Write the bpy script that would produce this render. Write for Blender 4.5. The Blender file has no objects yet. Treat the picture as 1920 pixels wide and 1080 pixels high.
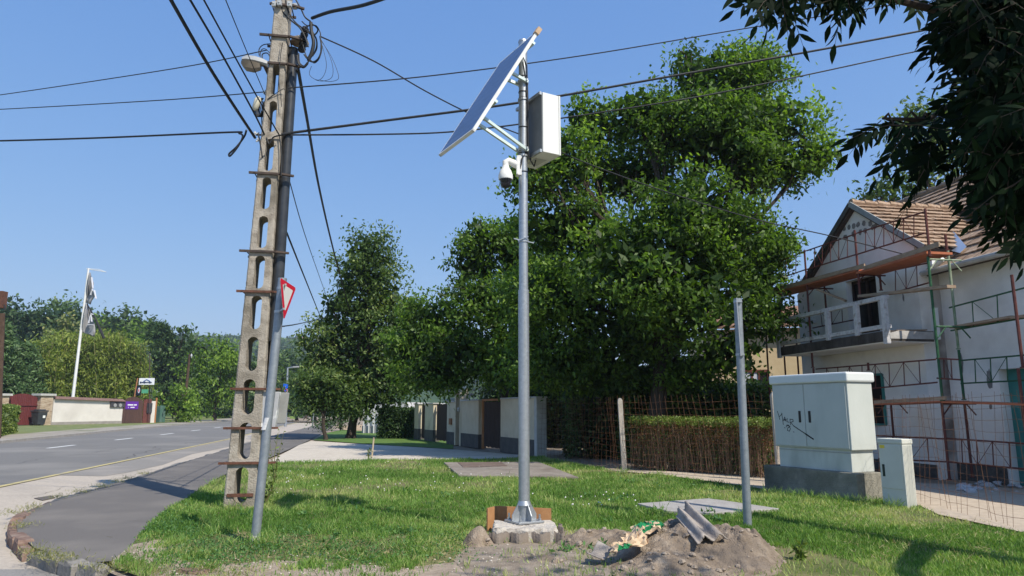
import bpy, bmesh, math, random
import numpy as np
from mathutils import Vector, Matrix
random.seed(7); RG = np.random.default_rng(7)
R = math.radians
SC = bpy.context.scene
# ---------------------------------------------------------------- camera
F, PITCH, H = 1320.0, R(9.8), 1.45
cam = bpy.data.cameras.new('camera'); co = bpy.data.objects.new('camera', cam)
SC.collection.objects.link(co); SC.camera = co
co.location = (0, 0, H); co.rotation_euler = (R(90) + PITCH, 0, 0)
cam.sensor_width = 36; cam.lens = 36 * F / 1920; cam.clip_end = 6000; cam.clip_start = 0.05
# ---------------------------------------------------------------- light
SUN_EL, SUN_AZ = 49.0, (0.70, -0.71)
w = bpy.data.worlds.new('World'); SC.world = w; w.use_nodes = True
nt = w.node_tree; bg = nt.nodes['Background']
sky = nt.nodes.new('ShaderNodeTexSky'); sky.sky_type = 'NISHITA'; sky.sun_disc = False
sky.sun_elevation = R(SUN_EL); sky.sun_rotation = math.atan2(SUN_AZ[0], SUN_AZ[1])
sky.air_density = 1.0; sky.dust_density = 0.15; sky.ozone_density = 1.3; sky.altitude = 100
sp_ = nt.nodes.new('ShaderNodeSeparateColor'); cb = nt.nodes.new('ShaderNodeCombineColor'); nt.links.new(sky.outputs[0], sp_.inputs[0])
for i_, (pw, cf) in enumerate(((.74, .90), (.53, 1.52), (.28, 3.25))):     # camera response: flatter gradient per channel
    m1 = nt.nodes.new('ShaderNodeMath'); m1.operation = 'POWER'; m1.inputs[1].default_value = pw; m2 = nt.nodes.new('ShaderNodeMath'); m2.operation = 'MULTIPLY'; m2.inputs[1].default_value = cf
    nt.links.new(sp_.outputs[i_], m1.inputs[0]); nt.links.new(m1.outputs[0], m2.inputs[0]); nt.links.new(m2.outputs[0], cb.inputs[i_])
nt.links.new(cb.outputs[0], bg.inputs[0]); bg.inputs[1].default_value = 0.125
sl = bpy.data.lights.new('sun', 'SUN'); so = bpy.data.objects.new('sun', sl); SC.collection.objects.link(so)
sl.energy = 4.6; sl.angle = R(0.53); sl.color = (1, .93, .80)
sd = Vector((SUN_AZ[0]*math.cos(R(SUN_EL)), SUN_AZ[1]*math.cos(R(SUN_EL)), math.sin(R(SUN_EL))))
so.rotation_euler = sd.to_track_quat('Z', 'Y').to_euler(); so.location = (20, -20, 30)
SC.view_settings.view_transform = 'Standard'; SC.view_settings.look = 'None'
SC.view_settings.exposure = 0.36; SC.view_settings.gamma = 1
# ---------------------------------------------------------------- picking positions along sight lines
def ray(px, py):
    u = (px-960)/F; v = (540-py)/F
    return Vector((u, math.cos(PITCH)-v*math.sin(PITCH), math.sin(PITCH)+v*math.cos(PITCH)))
O = Vector((0, 0, H))
def G(px, py, z=0.0):
    d = ray(px, py); return O + d*((z-H)/d.z)
def P(px, py, Y):
    d = ray(px, py); return O + d*(Y/d.y)
def V(*a): return Vector(a)
def az(deg): return Vector((math.sin(R(deg)), math.cos(R(deg)), 0))
def hit(px, py, p0, d):           # parameter along a ground line where column px crosses
    r = ray(px, py); n = Vector((r.y, -r.x, 0)); return -(p0-O).dot(n)/d.dot(n)
UP = Vector((0, 0, 1))
# ---------------------------------------------------------------- materials
MATS = {}
def mat(name, cols, scale=4.0, rough=.8, bump=.0, bscale=None, metal=0, spec=.3, big=None, stretch=None, emis=None):
    """noise-driven colour ramp; cols = list of rgb; big=(scale, rgb, lo, hi) second stain layer"""
    if name in MATS: return MATS[name]
    m = bpy.data.materials.new(name); m.use_nodes = True; t = m.node_tree; b = t.nodes['Principled BSDF']
    L = t.links; tc = t.nodes.new('ShaderNodeTexCoord'); mp = t.nodes.new('ShaderNodeMapping'); L.new(tc.outputs['Object'], mp.inputs[0])
    if stretch: mp.inputs['Scale'].default_value = stretch
    b.inputs['Roughness'].default_value = rough; b.inputs['Metallic'].default_value = metal
    b.inputs['Specular IOR Level'].default_value = spec
    if len(cols) == 1: cols = [tuple(c*.93 for c in cols[0]), tuple(min(1, c*1.05) for c in cols[0])]
    n = t.nodes.new('ShaderNodeTexNoise'); n.inputs['Scale'].default_value = scale; n.inputs['Detail'].default_value = 8; n.inputs['Roughness'].default_value = .65
    L.new(mp.outputs[0], n.inputs['Vector'])
    r = t.nodes.new('ShaderNodeValToRGB'); e = r.color_ramp.elements
    for i, c in enumerate(cols):
        p = .32 + .36*i/(len(cols)-1)
        if i < 2: e[i].position = p; e[i].color = (*c, 1)
        else: x = e.new(p); x.color = (*c, 1)
    L.new(n.outputs[0], r.inputs[0]); out = r.outputs[0]
    if big:
        n2 = t.nodes.new('ShaderNodeTexNoise'); n2.inputs['Scale'].default_value = big[0]; n2.inputs['Detail'].default_value = 5
        L.new(mp.outputs[0], n2.inputs['Vector'])
        mr = t.nodes.new('ShaderNodeMapRange'); mr.inputs[1].default_value = big[2]; mr.inputs[2].default_value = big[3]
        L.new(n2.outputs[0], mr.inputs[0]); mx = t.nodes.new('ShaderNodeMix'); mx.data_type = 'RGBA'
        L.new(mr.outputs[0], mx.inputs[0]); L.new(out, mx.inputs[6]); mx.inputs[7].default_value = (*big[1], 1); out = mx.outputs[2]
    L.new(out, b.inputs['Base Color'])
    if bump:
        n3 = t.nodes.new('ShaderNodeTexNoise'); n3.inputs['Scale'].default_value = bscale or scale*3; n3.inputs['Detail'].default_value = 6
        L.new(mp.outputs[0], n3.inputs['Vector'])
        bp = t.nodes.new('ShaderNodeBump'); bp.inputs['Strength'].default_value = bump; bp.inputs['Distance'].default_value = .02
        L.new(n3.outputs[0], bp.inputs['Height']); L.new(bp.outputs[0], b.inputs['Normal'])
    MATS[name] = m; return m
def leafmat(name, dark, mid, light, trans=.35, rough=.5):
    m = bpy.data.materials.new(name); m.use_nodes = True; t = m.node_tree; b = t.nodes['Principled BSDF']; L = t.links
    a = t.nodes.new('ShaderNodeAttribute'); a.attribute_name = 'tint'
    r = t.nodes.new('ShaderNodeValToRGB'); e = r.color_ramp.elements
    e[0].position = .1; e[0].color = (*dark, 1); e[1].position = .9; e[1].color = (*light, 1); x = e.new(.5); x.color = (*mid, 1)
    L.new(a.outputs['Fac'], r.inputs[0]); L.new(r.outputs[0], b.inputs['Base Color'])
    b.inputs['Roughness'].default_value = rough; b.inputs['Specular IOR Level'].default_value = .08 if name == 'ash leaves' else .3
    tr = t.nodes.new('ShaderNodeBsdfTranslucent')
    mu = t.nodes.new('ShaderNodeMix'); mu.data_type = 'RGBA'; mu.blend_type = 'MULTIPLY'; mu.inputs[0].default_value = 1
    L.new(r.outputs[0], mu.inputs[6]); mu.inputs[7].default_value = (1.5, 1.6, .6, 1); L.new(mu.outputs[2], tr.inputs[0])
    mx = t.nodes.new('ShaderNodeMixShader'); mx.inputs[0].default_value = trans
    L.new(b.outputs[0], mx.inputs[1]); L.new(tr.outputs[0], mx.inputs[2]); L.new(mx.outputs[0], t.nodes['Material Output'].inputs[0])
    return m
# ---------------------------------------------------------------- object helpers
def tag(o, label=None, cat=None, group=None, kind=None):
    if label: o['label'] = label
    if cat: o['category'] = cat
    if group: o['group'] = group
    if kind: o['kind'] = kind
    return o
BASE = {}
def thing(name, loc, label, cat, group=None):
    o = bpy.data.objects.new(name, None); SC.collection.objects.link(o); o.location = loc; o.empty_display_size = .2
    BASE[o.name] = Vector(loc); return tag(o, label, cat, group)
def link(name, me, mats, parent=None, base=None):
    o = bpy.data.objects.new(name, me); SC.collection.objects.link(o)
    for m in (mats if isinstance(mats, (list, tuple)) else [mats]): me.materials.append(m)
    if parent is not None: o.parent = parent; BASE[o.name] = BASE[parent.name]
    else: o.location = base; BASE[o.name] = Vector(base)
    return o
class MB:
    def __init__(s): s.v = []; s.f = []; s.mi = []; s.cur = 0
    def face(s, pts):
        i = len(s.v); s.v += [Vector(p) for p in pts]; s.f.append(list(range(i, i+len(pts)))); s.mi.append(s.cur)
    def grid(s, rows, close=False, cap=False):
        i = len(s.v); n = len(rows[0])
        for r in rows: s.v += [Vector(p) for p in r]
        for a in range(len(rows)-1):
            for b in range(n if close else n-1):
                c = (b+1) % n; s.f.append([i+a*n+b, i+a*n+c, i+(a+1)*n+c, i+(a+1)*n+b]); s.mi.append(s.cur)
        if cap:
            s.f.append([i+b for b in range(n)][::-1]); s.f.append([i+(len(rows)-1)*n+b for b in range(n)]); s.mi += [s.cur]*2
    def box(s, c, x, y, z):      # centre, three half-vectors
        c = Vector(c); x = Vector(x); y = Vector(y); z = Vector(z)
        q = [c-x-y, c+x-y, c+x+y, c-x+y]; s.grid([[p-z for p in q], [p+z for p in q]], True, True)
    def bar(s, a, b, wid, hei, up=UP):   # beam between two points
        a = Vector(a); b = Vector(b); d = (b-a).normalized(); sx = d.cross(up)
        if sx.length < 1e-4: sx = d.cross(Vector((1, 0, 0)))
        sx.normalize(); sy = sx.cross(d).normalized(); s.box((a+b)/2, (b-a)/2, sx*wid/2, sy*hei/2)
    def tube(s, pts, r, n=8, cap=True):
        pts = [Vector(p) for p in pts]; rows = []; ref = None
        rr = r if isinstance(r, (list, tuple)) else [r]*len(pts)
        for i, p in enumerate(pts):
            d = (pts[min(i+1, len(pts)-1)] - pts[max(i-1, 0)]).normalized()
            if ref is None:
                ref = d.cross(UP)
                if ref.length < .05: ref = d.cross(Vector((1, 0, 0)))
            ref = (ref - d*ref.dot(d)).normalized(); q = d.cross(ref)
            rows.append([p + (ref*math.cos(2*math.pi*k/n) + q*math.sin(2*math.pi*k/n))*rr[i] for k in range(n)])
        s.grid(rows, True, cap)
    def prism(s, poly, ext):     # planar polygon extruded by a vector
        ext = Vector(ext); a = [Vector(p) for p in poly]; s.grid([a, [p+ext for p in a]], True, True)
    def lathe(s, c, prof, n=16, axis=UP):
        axis = Vector(axis).normalized(); x = axis.cross(Vector((1, 0, .3))).normalized(); y = axis.cross(x)
        s.grid([[Vector(c)+axis*h+(x*math.cos(2*math.pi*k/n)+y*math.sin(2*math.pi*k/n))*max(r, 1e-4) for k in range(n)] for r, h in prof], True, True)
    def build(s, name, mats, parent=None, smooth=False, bevel=0, base=None):
        if base is None and parent is None:
            lo = Vector([min(p[k] for p in s.v) for k in range(3)]); hi = Vector([max(p[k] for p in s.v) for k in range(3)])
            base = Vector(((lo.x+hi.x)/2, (lo.y+hi.y)/2, lo.z))
        off = BASE[parent.name] if parent is not None else Vector(base)
        me = bpy.data.meshes.new(name); me.from_pydata([tuple(p-off) for p in s.v], [], s.f); me.update()
        me.polygons.foreach_set('material_index', s.mi)
        bm = bmesh.new(); bm.from_mesh(me); bmesh.ops.recalc_face_normals(bm, faces=bm.faces); bm.to_mesh(me); bm.free()
        o = link(name, me, mats, parent, base)
        if smooth:
            me.shade_smooth(); me.set_sharp_from_angle(angle=R(40))
        if bevel:
            bv = o.modifiers.new('bevel', 'BEVEL'); bv.width = bevel; bv.segments = 2; bv.limit_method = 'ANGLE'; bv.angle_limit = R(50)
        return o
def npmesh(name, verts, nper, mats, parent=None, base=None, tint=None):
    """verts (N*nper,3): N separate polygons of nper vertices"""
    off = np.array(BASE[parent.name] if parent is not None else base)
    v = (verts - off).astype(np.float32); N = len(v)//nper
    me = bpy.data.meshes.new(name); me.vertices.add(len(v)); me.vertices.foreach_set('co', v.ravel())
    me.loops.add(len(v)); me.loops.foreach_set('vertex_index', np.arange(len(v), dtype=np.int32))
    me.polygons.add(N); me.polygons.foreach_set('loop_start', np.arange(N, dtype=np.int32)*nper)
    me.update(calc_edges=True)
    if tint is not None:
        a = me.attributes.new('tint', 'FLOAT', 'POINT'); a.data.foreach_set('value', np.repeat(tint, nper).astype(np.float32))
    return link(name, me, mats, parent, base)
def leafverts(p, L, W, droop=.3, rg=RG, fold=.12, axis=None):
    N = len(p); t = rg.normal(size=(N, 3)); t /= np.linalg.norm(t, axis=1)[:, None]
    if axis is not None: t = t*.5 + axis
    t[:, 2] -= droop; t /= np.linalg.norm(t, axis=1)[:, None]
    n = rg.normal(size=(N, 3))*.8; n[:, 2] += .8; s = np.cross(t, n); s /= (np.linalg.norm(s, axis=1)[:, None]+1e-6); n = np.cross(s, t)
    L = L*rg.uniform(.6, 1.3, N)[:, None]; W = W*rg.uniform(.7, 1.2, N)[:, None]
    m = p + t*L*.45 - n*L*fold
    out = np.stack([p, m+s*W/2+n*W*.25, p+t*L-n*L*.1, m-s*W/2+n*W*.25], 1)
    return out.reshape(-1, 3)
# ---------------------------------------------------------------- common materials
GREEN = {
 'walnut': leafmat('walnut leaves', (.034, .07, .014), (.125, .22, .034), (.29, .43, .075), .45),
 'linden': leafmat('linden leaves', (.032, .065, .018), (.11, .175, .045), (.34, .38, .14), .35),
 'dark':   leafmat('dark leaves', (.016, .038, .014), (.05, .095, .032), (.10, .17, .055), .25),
 'bamboo': leafmat('bamboo leaves', (.05, .08, .014), (.18, .24, .04), (.38, .42, .10), .4),
 'vine':   leafmat('vine leaves', (.05, .10, .015), (.18, .29, .04), (.36, .50, .09), .42),
 'blue':   leafmat('blue conifer needles', (.05, .09, .07), (.10, .15, .12), (.16, .22, .18), .15),
 'conifer':leafmat('conifer needles', (.035, .07, .025), (.08, .15, .05), (.15, .23, .09), .2),
 'mid':    leafmat('woodland leaves', (.03, .06, .018), (.09, .155, .04), (.20, .28, .08), .3),
 'yellow': leafmat('yellow blossom leaves', (.07, .11, .03), (.22, .24, .08), (.42, .38, .16), .25),
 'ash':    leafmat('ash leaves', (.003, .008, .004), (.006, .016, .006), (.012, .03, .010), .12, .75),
 'hedge':  leafmat('hedge leaves', (.05, .09, .015), (.13, .19, .035), (.24, .29, .08), .25),
 'dry':    leafmat('dry leaves', (.12, .05, .02), (.20, .09, .04), (.28, .15, .07), .15),
}
BARK = mat('bark', [(.03, .022, .017), (.07, .055, .042)], 9, .9, .6, stretch=(1, 1, .25))
def crown(name, mt, blobs, parent, leaf, per, rc, droop=.3, inner=.35, seed=1, fill=1.0, W=.5, cpm=1.0, holes=0):
    rg = np.random.default_rng(seed); C = np.array([b[0] for b in blobs]); S = np.array([b[1] for b in blobs])
    pts = []; tint = []; big = []
    for k in range(len(blobs)):
        c, r = C[k], S[k]; area = 4*math.pi*((r[0]*r[1])**1.6/3+(r[0]*r[2])**1.6/3+(r[1]*r[2])**1.6/3)**(1/1.6)
        nc = max(4, int(area/(rc*rc*2.0)*cpm)); d = rg.normal(size=(nc, 3)); d /= np.linalg.norm(d, axis=1)[:, None]
        q = c + d*r*rg.uniform(.72, 1.06, nc)[:, None]
        keep = np.ones(nc, bool)
        for j in range(len(blobs)):
            if j != k: keep &= (((q-C[j])/S[j])**2).sum(1) > .55
        if holes: nz = fb(q[:, 0]+q[:, 2]*.6, q[:, 2]*1.1+q[:, 1]*.6, holes, seed, 2); keep &= nz > .36
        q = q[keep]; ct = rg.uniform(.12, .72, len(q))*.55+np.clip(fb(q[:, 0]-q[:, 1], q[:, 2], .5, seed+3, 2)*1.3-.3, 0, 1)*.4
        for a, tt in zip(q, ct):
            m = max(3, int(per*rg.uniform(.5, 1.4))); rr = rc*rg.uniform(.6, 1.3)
            o = rg.normal(size=(m, 3))*rr*.5*np.array([1, 1, .7]); pts.append(a+o); tint.append(np.clip(tt+o[:, 2]/rr*.12+rg.normal(0, .12, m), 0, 1))  # leaves higher in a clump tinted lighter, top light put into the colour
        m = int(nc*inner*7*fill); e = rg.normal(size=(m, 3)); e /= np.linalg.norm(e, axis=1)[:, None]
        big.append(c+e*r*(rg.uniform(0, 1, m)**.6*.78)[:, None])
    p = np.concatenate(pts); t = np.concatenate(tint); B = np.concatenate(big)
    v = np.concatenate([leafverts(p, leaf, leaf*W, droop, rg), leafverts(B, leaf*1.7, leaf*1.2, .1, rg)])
    t = np.concatenate([t, rg.uniform(0, .25, len(B))])  # inner leaves tinted darkest: crown shade painted into the colour
    return npmesh(name, v, 4, mt, parent, tint=t)
def pblobs(lst, Y, depth=.9, rs=1.0):
    out = []
    for b in lst:
        dy = b[4] if len(b) > 4 else 0; y = Y+dy; c = P(b[0], b[1], y); k = y/1340
        out.append((np.array(c), np.array([b[2]*k*rs, max(b[2], b[3])*k*depth, b[3]*k*rs])))
    return out
def limbs(base, r0, blobs, parent, split=.35, seed=3, mt=None, lean=None, tw=0):
    rd = random.Random(seed); m = MB(); base = Vector(base)
    cen = sum((Vector(b[0]) for b in blobs), Vector())/len(blobs); top = max(b[0][2] for b in blobs)
    fork = Vector((base.x*.6+cen.x*.4, base.y*.6+cen.y*.4, base.z+(cen.z-base.z)*split)) if lean is None else Vector(lean)
    pts = [base-UP*.1, base+(fork-base)*.15, base+(fork-base)*.5+Vector((rd.uniform(-.1, .1), 0, 0)), fork]
    m.tube(pts, [r0*1.35, r0, r0*.85, r0*.8], 10)
    for b in blobs:
        e = Vector(b[0]); l = (e-fork).length
        mid = fork+(e-fork)*.45+Vector((rd.uniform(-.1, .1)*l, rd.uniform(-.1, .1)*l, rd.uniform(.02, .14)*l))
        ps = [fork, fork.lerp(mid, .5)+UP*.04*l, mid, mid.lerp(e, .5)+Vector((rd.uniform(-.05, .05)*l,)*3), e]
        m.tube(ps, [r0*.5, r0*.36, r0*.27, r0*.18, r0*.1], 6)
        for _ in range(4+tw):
            s = mid.lerp(e, rd.random()); q = Vector(b[1])
            t = e+Vector((rd.uniform(-1, 1)*q.x, rd.uniform(-1, 1)*q.y, rd.uniform(-.6, 1)*q.z))*.85
            m.tube([s, s.lerp(t, .5)+UP*.08*l, t], [r0*.14, r0*.09, .012], 5)
    return m.build('trunk', mt or BARK, parent, True)
def tree(name, label, cat, base, blobs, mt, leaf, per, rc, r0=.15, seed=1, group=None, split=.35, droop=.3, **k):
    t = thing(name, base, label, cat, group)
    limbs(base, r0, blobs, t, split, seed, tw=k.pop('tw', 0)); crown('crown', GREEN[mt], blobs, t, leaf, per, rc, droop, seed=seed, **k); return t
# ================================================================= SETTING
def sheet(name, poly, z, m, kind='structure', sub=0):
    mb = MB(); pts = [Vector((p.x, p.y, z)) for p in poly]; mb.face(pts); o = mb.build(name, m); tag(o, kind=kind)
    return o
ASPH = mat('road asphalt', [(.135, .13, .122), (.20, .19, .18)], 60, .9, .35, 140, big=(.25, (.25, .235, .215), .5, .75))
PATHM = mat('path asphalt', [(.115, .105, .098), (.165, .152, .143)], 70, .95, .4, 160, big=(.9, (.21, .19, .17), .48, .8))
CONC = mat('pale lane concrete', [(.36, .31, .255), (.48, .42, .35)], 14, .9, .3, 60, big=(.5, (.26, .23, .2), .52, .8))
DIRT = mat('dirt', [(.20, .16, .12), (.30, .24, .185), (.40, .33, .26)], 5, .95, .6, 30)
TURF = mat('turf soil', [(.07, .09, .025), (.12, .13, .045), (.24, .20, .10)], 1.6, .95, .6, 40, big=(.5, (.19, .15, .09), .52, .72))
RZ = -.12
# base ground to the horizon
mb = MB(); mb.face([(-3000, -200, -.35), (3000, -200, -.35), (3000, 4000, -.35), (-3000, 4000, -.35)])
tag(mb.build('ground', mat('far ground', [(.07, .10, .03), (.12, .14, .05)], .15, .95)), kind='structure')
# left verge and pavement beyond the road
yl = [G(-500, 1014, RZ), G(0, 912, RZ), G(215, 867.5, RZ), G(430, 823, RZ), G(520, 801, RZ), G(575, 788, RZ), G(612, 781, RZ), G(640, 777, RZ)]
fe = [G(-500, 881, RZ), G(0, 831, RZ), G(215, 809, RZ), G(438, 788, RZ), G(520, 780.5, RZ), G(575, 777, RZ), G(612, 775.5, RZ), G(640, 774.3, RZ)]
def strip(name, A, B, z, m):
    mb = MB(); mb.grid([[Vector((p.x, p.y, z)) for p in A], [Vector((p.x, p.y, z)) for p in B]]); return tag(mb.build(name, m), kind='structure')
near_l = [G(-500, 1014, RZ), G(-520, 1300, RZ)]
strip('road', [p+V(.0, 0, 0) for p in yl], fe, RZ, ASPH)
side = [p+V(-2.2, .35, 0) for p in fe]; far_v = [p+V(-26, 5, 0) for p in fe]
strip('far_pavement', [p+V(-.02, 0, 0) for p in fe], [p+V(-3.6, .6, 0) for p in fe], RZ+.10, mat('verge pavement', [(.24, .215, .18), (.36, .32, .27)], 1.2, .95, .3, 12, big=(.25, (.13, .15, .06), .55, .65)))
strip('far_verge', [p+V(-3.6, .6, 0) for p in fe], far_v, RZ+.09, mat('verge grass', [(.08, .12, .03), (.15, .18, .06), (.25, .22, .12)], 1.1, .95, .4, 12))
mb = MB()
for a, b in zip(fe[:-1], fe[1:]): mb.bar(a+V(-.0, 0, .06), b+V(-.0, 0, .06), .15, .12)
tag(mb.build('far_kerb', mat('kerb concrete', [(.28, .25, .22), (.4, .37, .33)], 6, .9, .3)), kind='structure')
# pale concrete lane right of the yellow line (reaches under the camera)
kerb_px = [(628, 789), (591, 798), (538, 811), (489, 822), (400, 850), (305, 878.5), (261, 893), (184, 914), (104, 938), (50, 958), (30, 979), (33, 999), (65, 1027), (98, 1038), (154, 1056), (185, 1052), (300, 1040), (420, 1080), (900, 1200), (2300, 1600)]
lane = [G(640, 777, RZ), G(640, 786, RZ)]+[G(*p, RZ) for p in kerb_px] + [V(8, -6, RZ), V(-30, -6, RZ)] + yl[:-1]
sheet('concrete_lane', lane, RZ-.012, CONC)
# asphalt patches in the lane
sheet('asphalt_patch', [G(110, 890.5, RZ), G(290, 853.5, RZ), G(430, 824.5, RZ), G(436, 836, RZ), G(360, 851, RZ), G(305, 871, RZ), G(240, 885, RZ), G(195, 892, RZ)], RZ-.007, mat('patch asphalt', [(.19, .175, .16), (.27, .25, .225)], 30, .9, .3, 90, big=(.5, (.3, .27, .24), .5, .7)))
sheet('asphalt_apron', [G(-600, 1070, RZ), G(30, 1066, RZ), G(150, 1064, RZ), G(250, 1075, RZ), G(420, 1102, RZ), G(900, 1200, RZ), V(2, 1, 0), V(-14, 1, 0)], RZ-.007, mat('apron asphalt', [(.20, .19, .18), (.28, .265, .25)], 40, .9, .3, 90))
# markings
YEL = mat('yellow paint', [(.38, .32, .15), (.55, .46, .22)], 20, .8, big=(2, (.3, .27, .2), .52, .7)); WHT = mat('road white paint', [(.55, .55, .53), (.75, .75, .73)], 14, .8)
mb = MB()
off = V(.0, 0, 0)
A = [Vector((p.x, p.y, RZ+.004)) for p in yl]; mb.grid([[p+V(-.07, 0, 0) for p in A], [p+V(.09, 0, 0) for p in A]])
tag(mb.build('edge_line', YEL), kind='structure')
mb = MB()
for (a, b) in [((89, 840.5), (140, 834.5)), ((216, 825.2), (248, 821.3)), ((301, 815.3), (325, 812.4)), ((359, 808), (376, 806)), ((401, 802.5), (414, 801)), ((528, 790.5), (541, 789)), ((-120, 866), (-20, 854))]:
    p, q = G(*a, RZ), G(*b, RZ); p.z = q.z = RZ+.004; s = (q-p).normalized().cross(UP)*.10; mb.face([p-s, q-s, q+s, p+s])
tag(mb.build('centre_line', WHT), kind='structure')
# footpath (raised) with rounded corner
inner = [(207, 1052), (235, 1035), (252, 1018), (270, 1000), (284, 979), (314, 953), (344, 938), (370, 920), (403, 899), (430, 886), (470, 872), (518, 853), (579, 826), (605, 812), (628, 797)]
outer = kerb_px[:15]
poly = [G(*p) for p in outer] + [G(*p) for p in inner]
sheet('footpath', poly, 0, PATHM)
# kerb stones around the corner, red-brown and grey granite, and a plain kerb beyond
KR = mat('red kerb stone', [(.12, .075, .06), (.20, .13, .10), (.27, .21, .17)], 8, .9, .6); KG = mat('grey kerb stone', [(.16, .15, .135), (.28, .26, .235)], 8, .9, .6)
def stones(name, pts, m, ln=.42, wd=.17, gap=.02, seed=1, z0=RZ-.05, z1=.03):
    rd = random.Random(seed); mb = MB(); P2 = [Vector((p.x, p.y, 0)) for p in pts]; acc = []
    for a, b in zip(P2[:-1], P2[1:]):
        n = max(1, int((b-a).length/.02)); acc += [a.lerp(b, i/n) for i in range(n)]
    acc.append(P2[-1]); i = 0; step = max(2, int(ln/.02))
    while i+step < len(acc):
        st = int(step*rd.uniform(.75, 1.2)); j = min(i+st, len(acc)-1); a, b = acc[i], acc[j]; d = (b-a)
        if d.length > .05:
            u = d.normalized(); s = Vector((u.y, -u.x, 0)); L_ = d.length/2-gap; w_ = wd/2*rd.uniform(.85, 1.15); c = (a+b)/2
            top = z1+rd.uniform(-.03, .015); n = 5; rows = []
            def ring(k, z, sh): return [c+u*(x*L_*sh+rd.uniform(-.012, .012))+s*(y*w_*sh+rd.uniform(-.012, .012))+UP*(z+rd.uniform(-.008, .008)) for x, y in [(-1, -1), (0, -1.08), (1, -1), (1.05, 0), (1, 1), (0, 1.08), (-1, 1), (-1.05, 0)]]
            rows = [ring(0, z0, 1), ring(1, top-.03, 1), ring(2, top, .82)]; mb.grid(rows, True, True)
        i = j
    return tag(mb.build(name, m, smooth=False), kind='structure')
stones('red_kerb', [G(*p) for p in [(104, 938), (50, 958), (28, 979), (30, 999), (62, 1029)]], KR, .38, .15, seed=2, z1=.012)
stones('grey_kerb', [G(*p) for p in [(66, 1031), (98, 1040), (154, 1058), (208, 1068)]], KG, .42, .16, seed=4, z1=.008)
stones('buried_kerb', [G(*p) for p in [(335, 1072), (395, 1078), (440, 1088)]], KR, .4, .16, seed=7, z0=-.05, z1=.035)
stones('low_kerb', [G(*p) for p in [(104, 938), (184, 914), (261, 893), (305, 878.5), (400, 850), (489, 822), (538, 811), (591, 798), (628, 789)]], KG, .9, .14, seed=5, z1=.0)
# yard soil, lawn and driveway
inner_g = [G(*p) for p in inner]
fence_px = [(1010, 855), (1167, 880), (1440, 915), (1720, 957), (1920, 1000)]
yard = [V(-60, 140, 0), G(628, 793), G(579, 826), G(518, 853), G(430, 886), G(284, 979), G(207, 1052), G(200, 1066), G(300, 1110), G(420, 1148), G(900, 1318), V(9, 2.6, 0), V(45, 3, 0), V(60, 140, 0)]
sheet('yard_ground', [Vector((p.x+.02, p.y, 0)) for p in yard], -.03, DIRT)
DRV = mat('driveway concrete', [(.44, .39, .325), (.56, .5, .42)], 6, .9, .3, 50, big=(.7, (.36, .31, .26), .52, .8))
sheet('driveway', [G(*p) for p in [(500, 868), (540, 846), (560, 835), (582, 827), (700, 834), (850, 843), (1000, 855), (960, 859), (880, 861), (700, 863), (520, 868)]], .006, DRV)
sheet('verge_lawn', [G(*p) for p in [(588, 825), (612, 812), (640, 806), (760, 812), (850, 830), (850, 842), (700, 833)]], .004, mat('verge turf', [(.07, .13, .025), (.11, .19, .04)], 1.5, .95, .4, 10))
sheet('leaf_litter', [G(*p) for p in [(628, 800), (645, 806), (745, 812), (760, 800), (690, 796)]], .009, mat('leaf litter', [(.3, .2, .12), (.5, .38, .25)], 3, .95, .4, 10))
# lawn grid with gentle relief
lawn_px = [(262, 1003), (284, 981), (314, 955), (344, 940), (370, 922), (403, 901), (430, 888), (470, 874), (520, 868), (700, 863), (880, 861), (960, 859), (1010, 856), (1090, 872), (1167, 886), (1240, 892), (1330, 905), (1433, 920), (1560, 925), (1700, 938), (1760, 968), (1920, 1003), (2300, 1060), (2300, 1500), (960, 1330), (420, 1135), (300, 1095), (212, 1064)]
lawn = [G(*p) for p in lawn_px]
def inpoly(x, y, poly):
    x = np.asarray(x); y = np.asarray(y); ins = np.zeros(x.shape, bool); n = len(poly)
    for i in range(n):
        a, b = poly[i], poly[(i+1) % n]
        c = ((a.y > y) != (b.y > y)) & (x < (b.x-a.x)*(y-a.y)/(b.y-a.y+1e-12)+a.x); ins ^= c
    return ins
def vnoise(x, y, sc, seed=0):
    x = np.asarray(x)*sc; y = np.asarray(y)*sc; xi = np.floor(x).astype(int); yi = np.floor(y).astype(int); fx = x-xi; fy = y-yi
    fx = fx*fx*(3-2*fx); fy = fy*fy*(3-2*fy)
    def h(a, b):
        n = (a*374761393+b*668265263+seed*974634777) & 0x7fffffff; n = ((n ^ (n >> 13))*1274126177) & 0x7fffffff; return ((n ^ (n >> 16)) & 0xffff)/65535.0
    return (h(xi, yi)*(1-fx)+h(xi+1, yi)*fx)*(1-fy)+(h(xi, yi+1)*(1-fx)+h(xi+1, yi+1)*fx)*fy
def fb(x, y, sc, seed=0, o=3):
    r = 0; a = .5
    for i in range(o): r = r+a*vnoise(x, y, sc*2**i, seed+i); a *= .5
    return r/(1-.5**o)
sheet('lawn', lawn, .003, TURF)
# bare dirt strips along the bottom kerb and by the fence
sheet('dirt_patch', [G(*p) for p in [(208, 1053), (250, 1022), (300, 1012), (345, 1020), (335, 1050), (420, 1060), (520, 1052), (640, 1058), (760, 1066), (900, 1050), (930, 1120), (600, 1150), (420, 1120), (212, 1064)]], .008, DIRT)
sheet('dirt_track', [G(*p) for p in [(1150, 883), (1240, 884), (1440, 894), (1700, 905), (1960, 920), (2100, 1040), (1920, 1000), (1760, 966), (1700, 938), (1433, 918), (1330, 903), (1240, 891)]], .012, mat('pale dirt', [(.38, .31, .24), (.5, .42, .33)], 6, .95, .4, 30))
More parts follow.
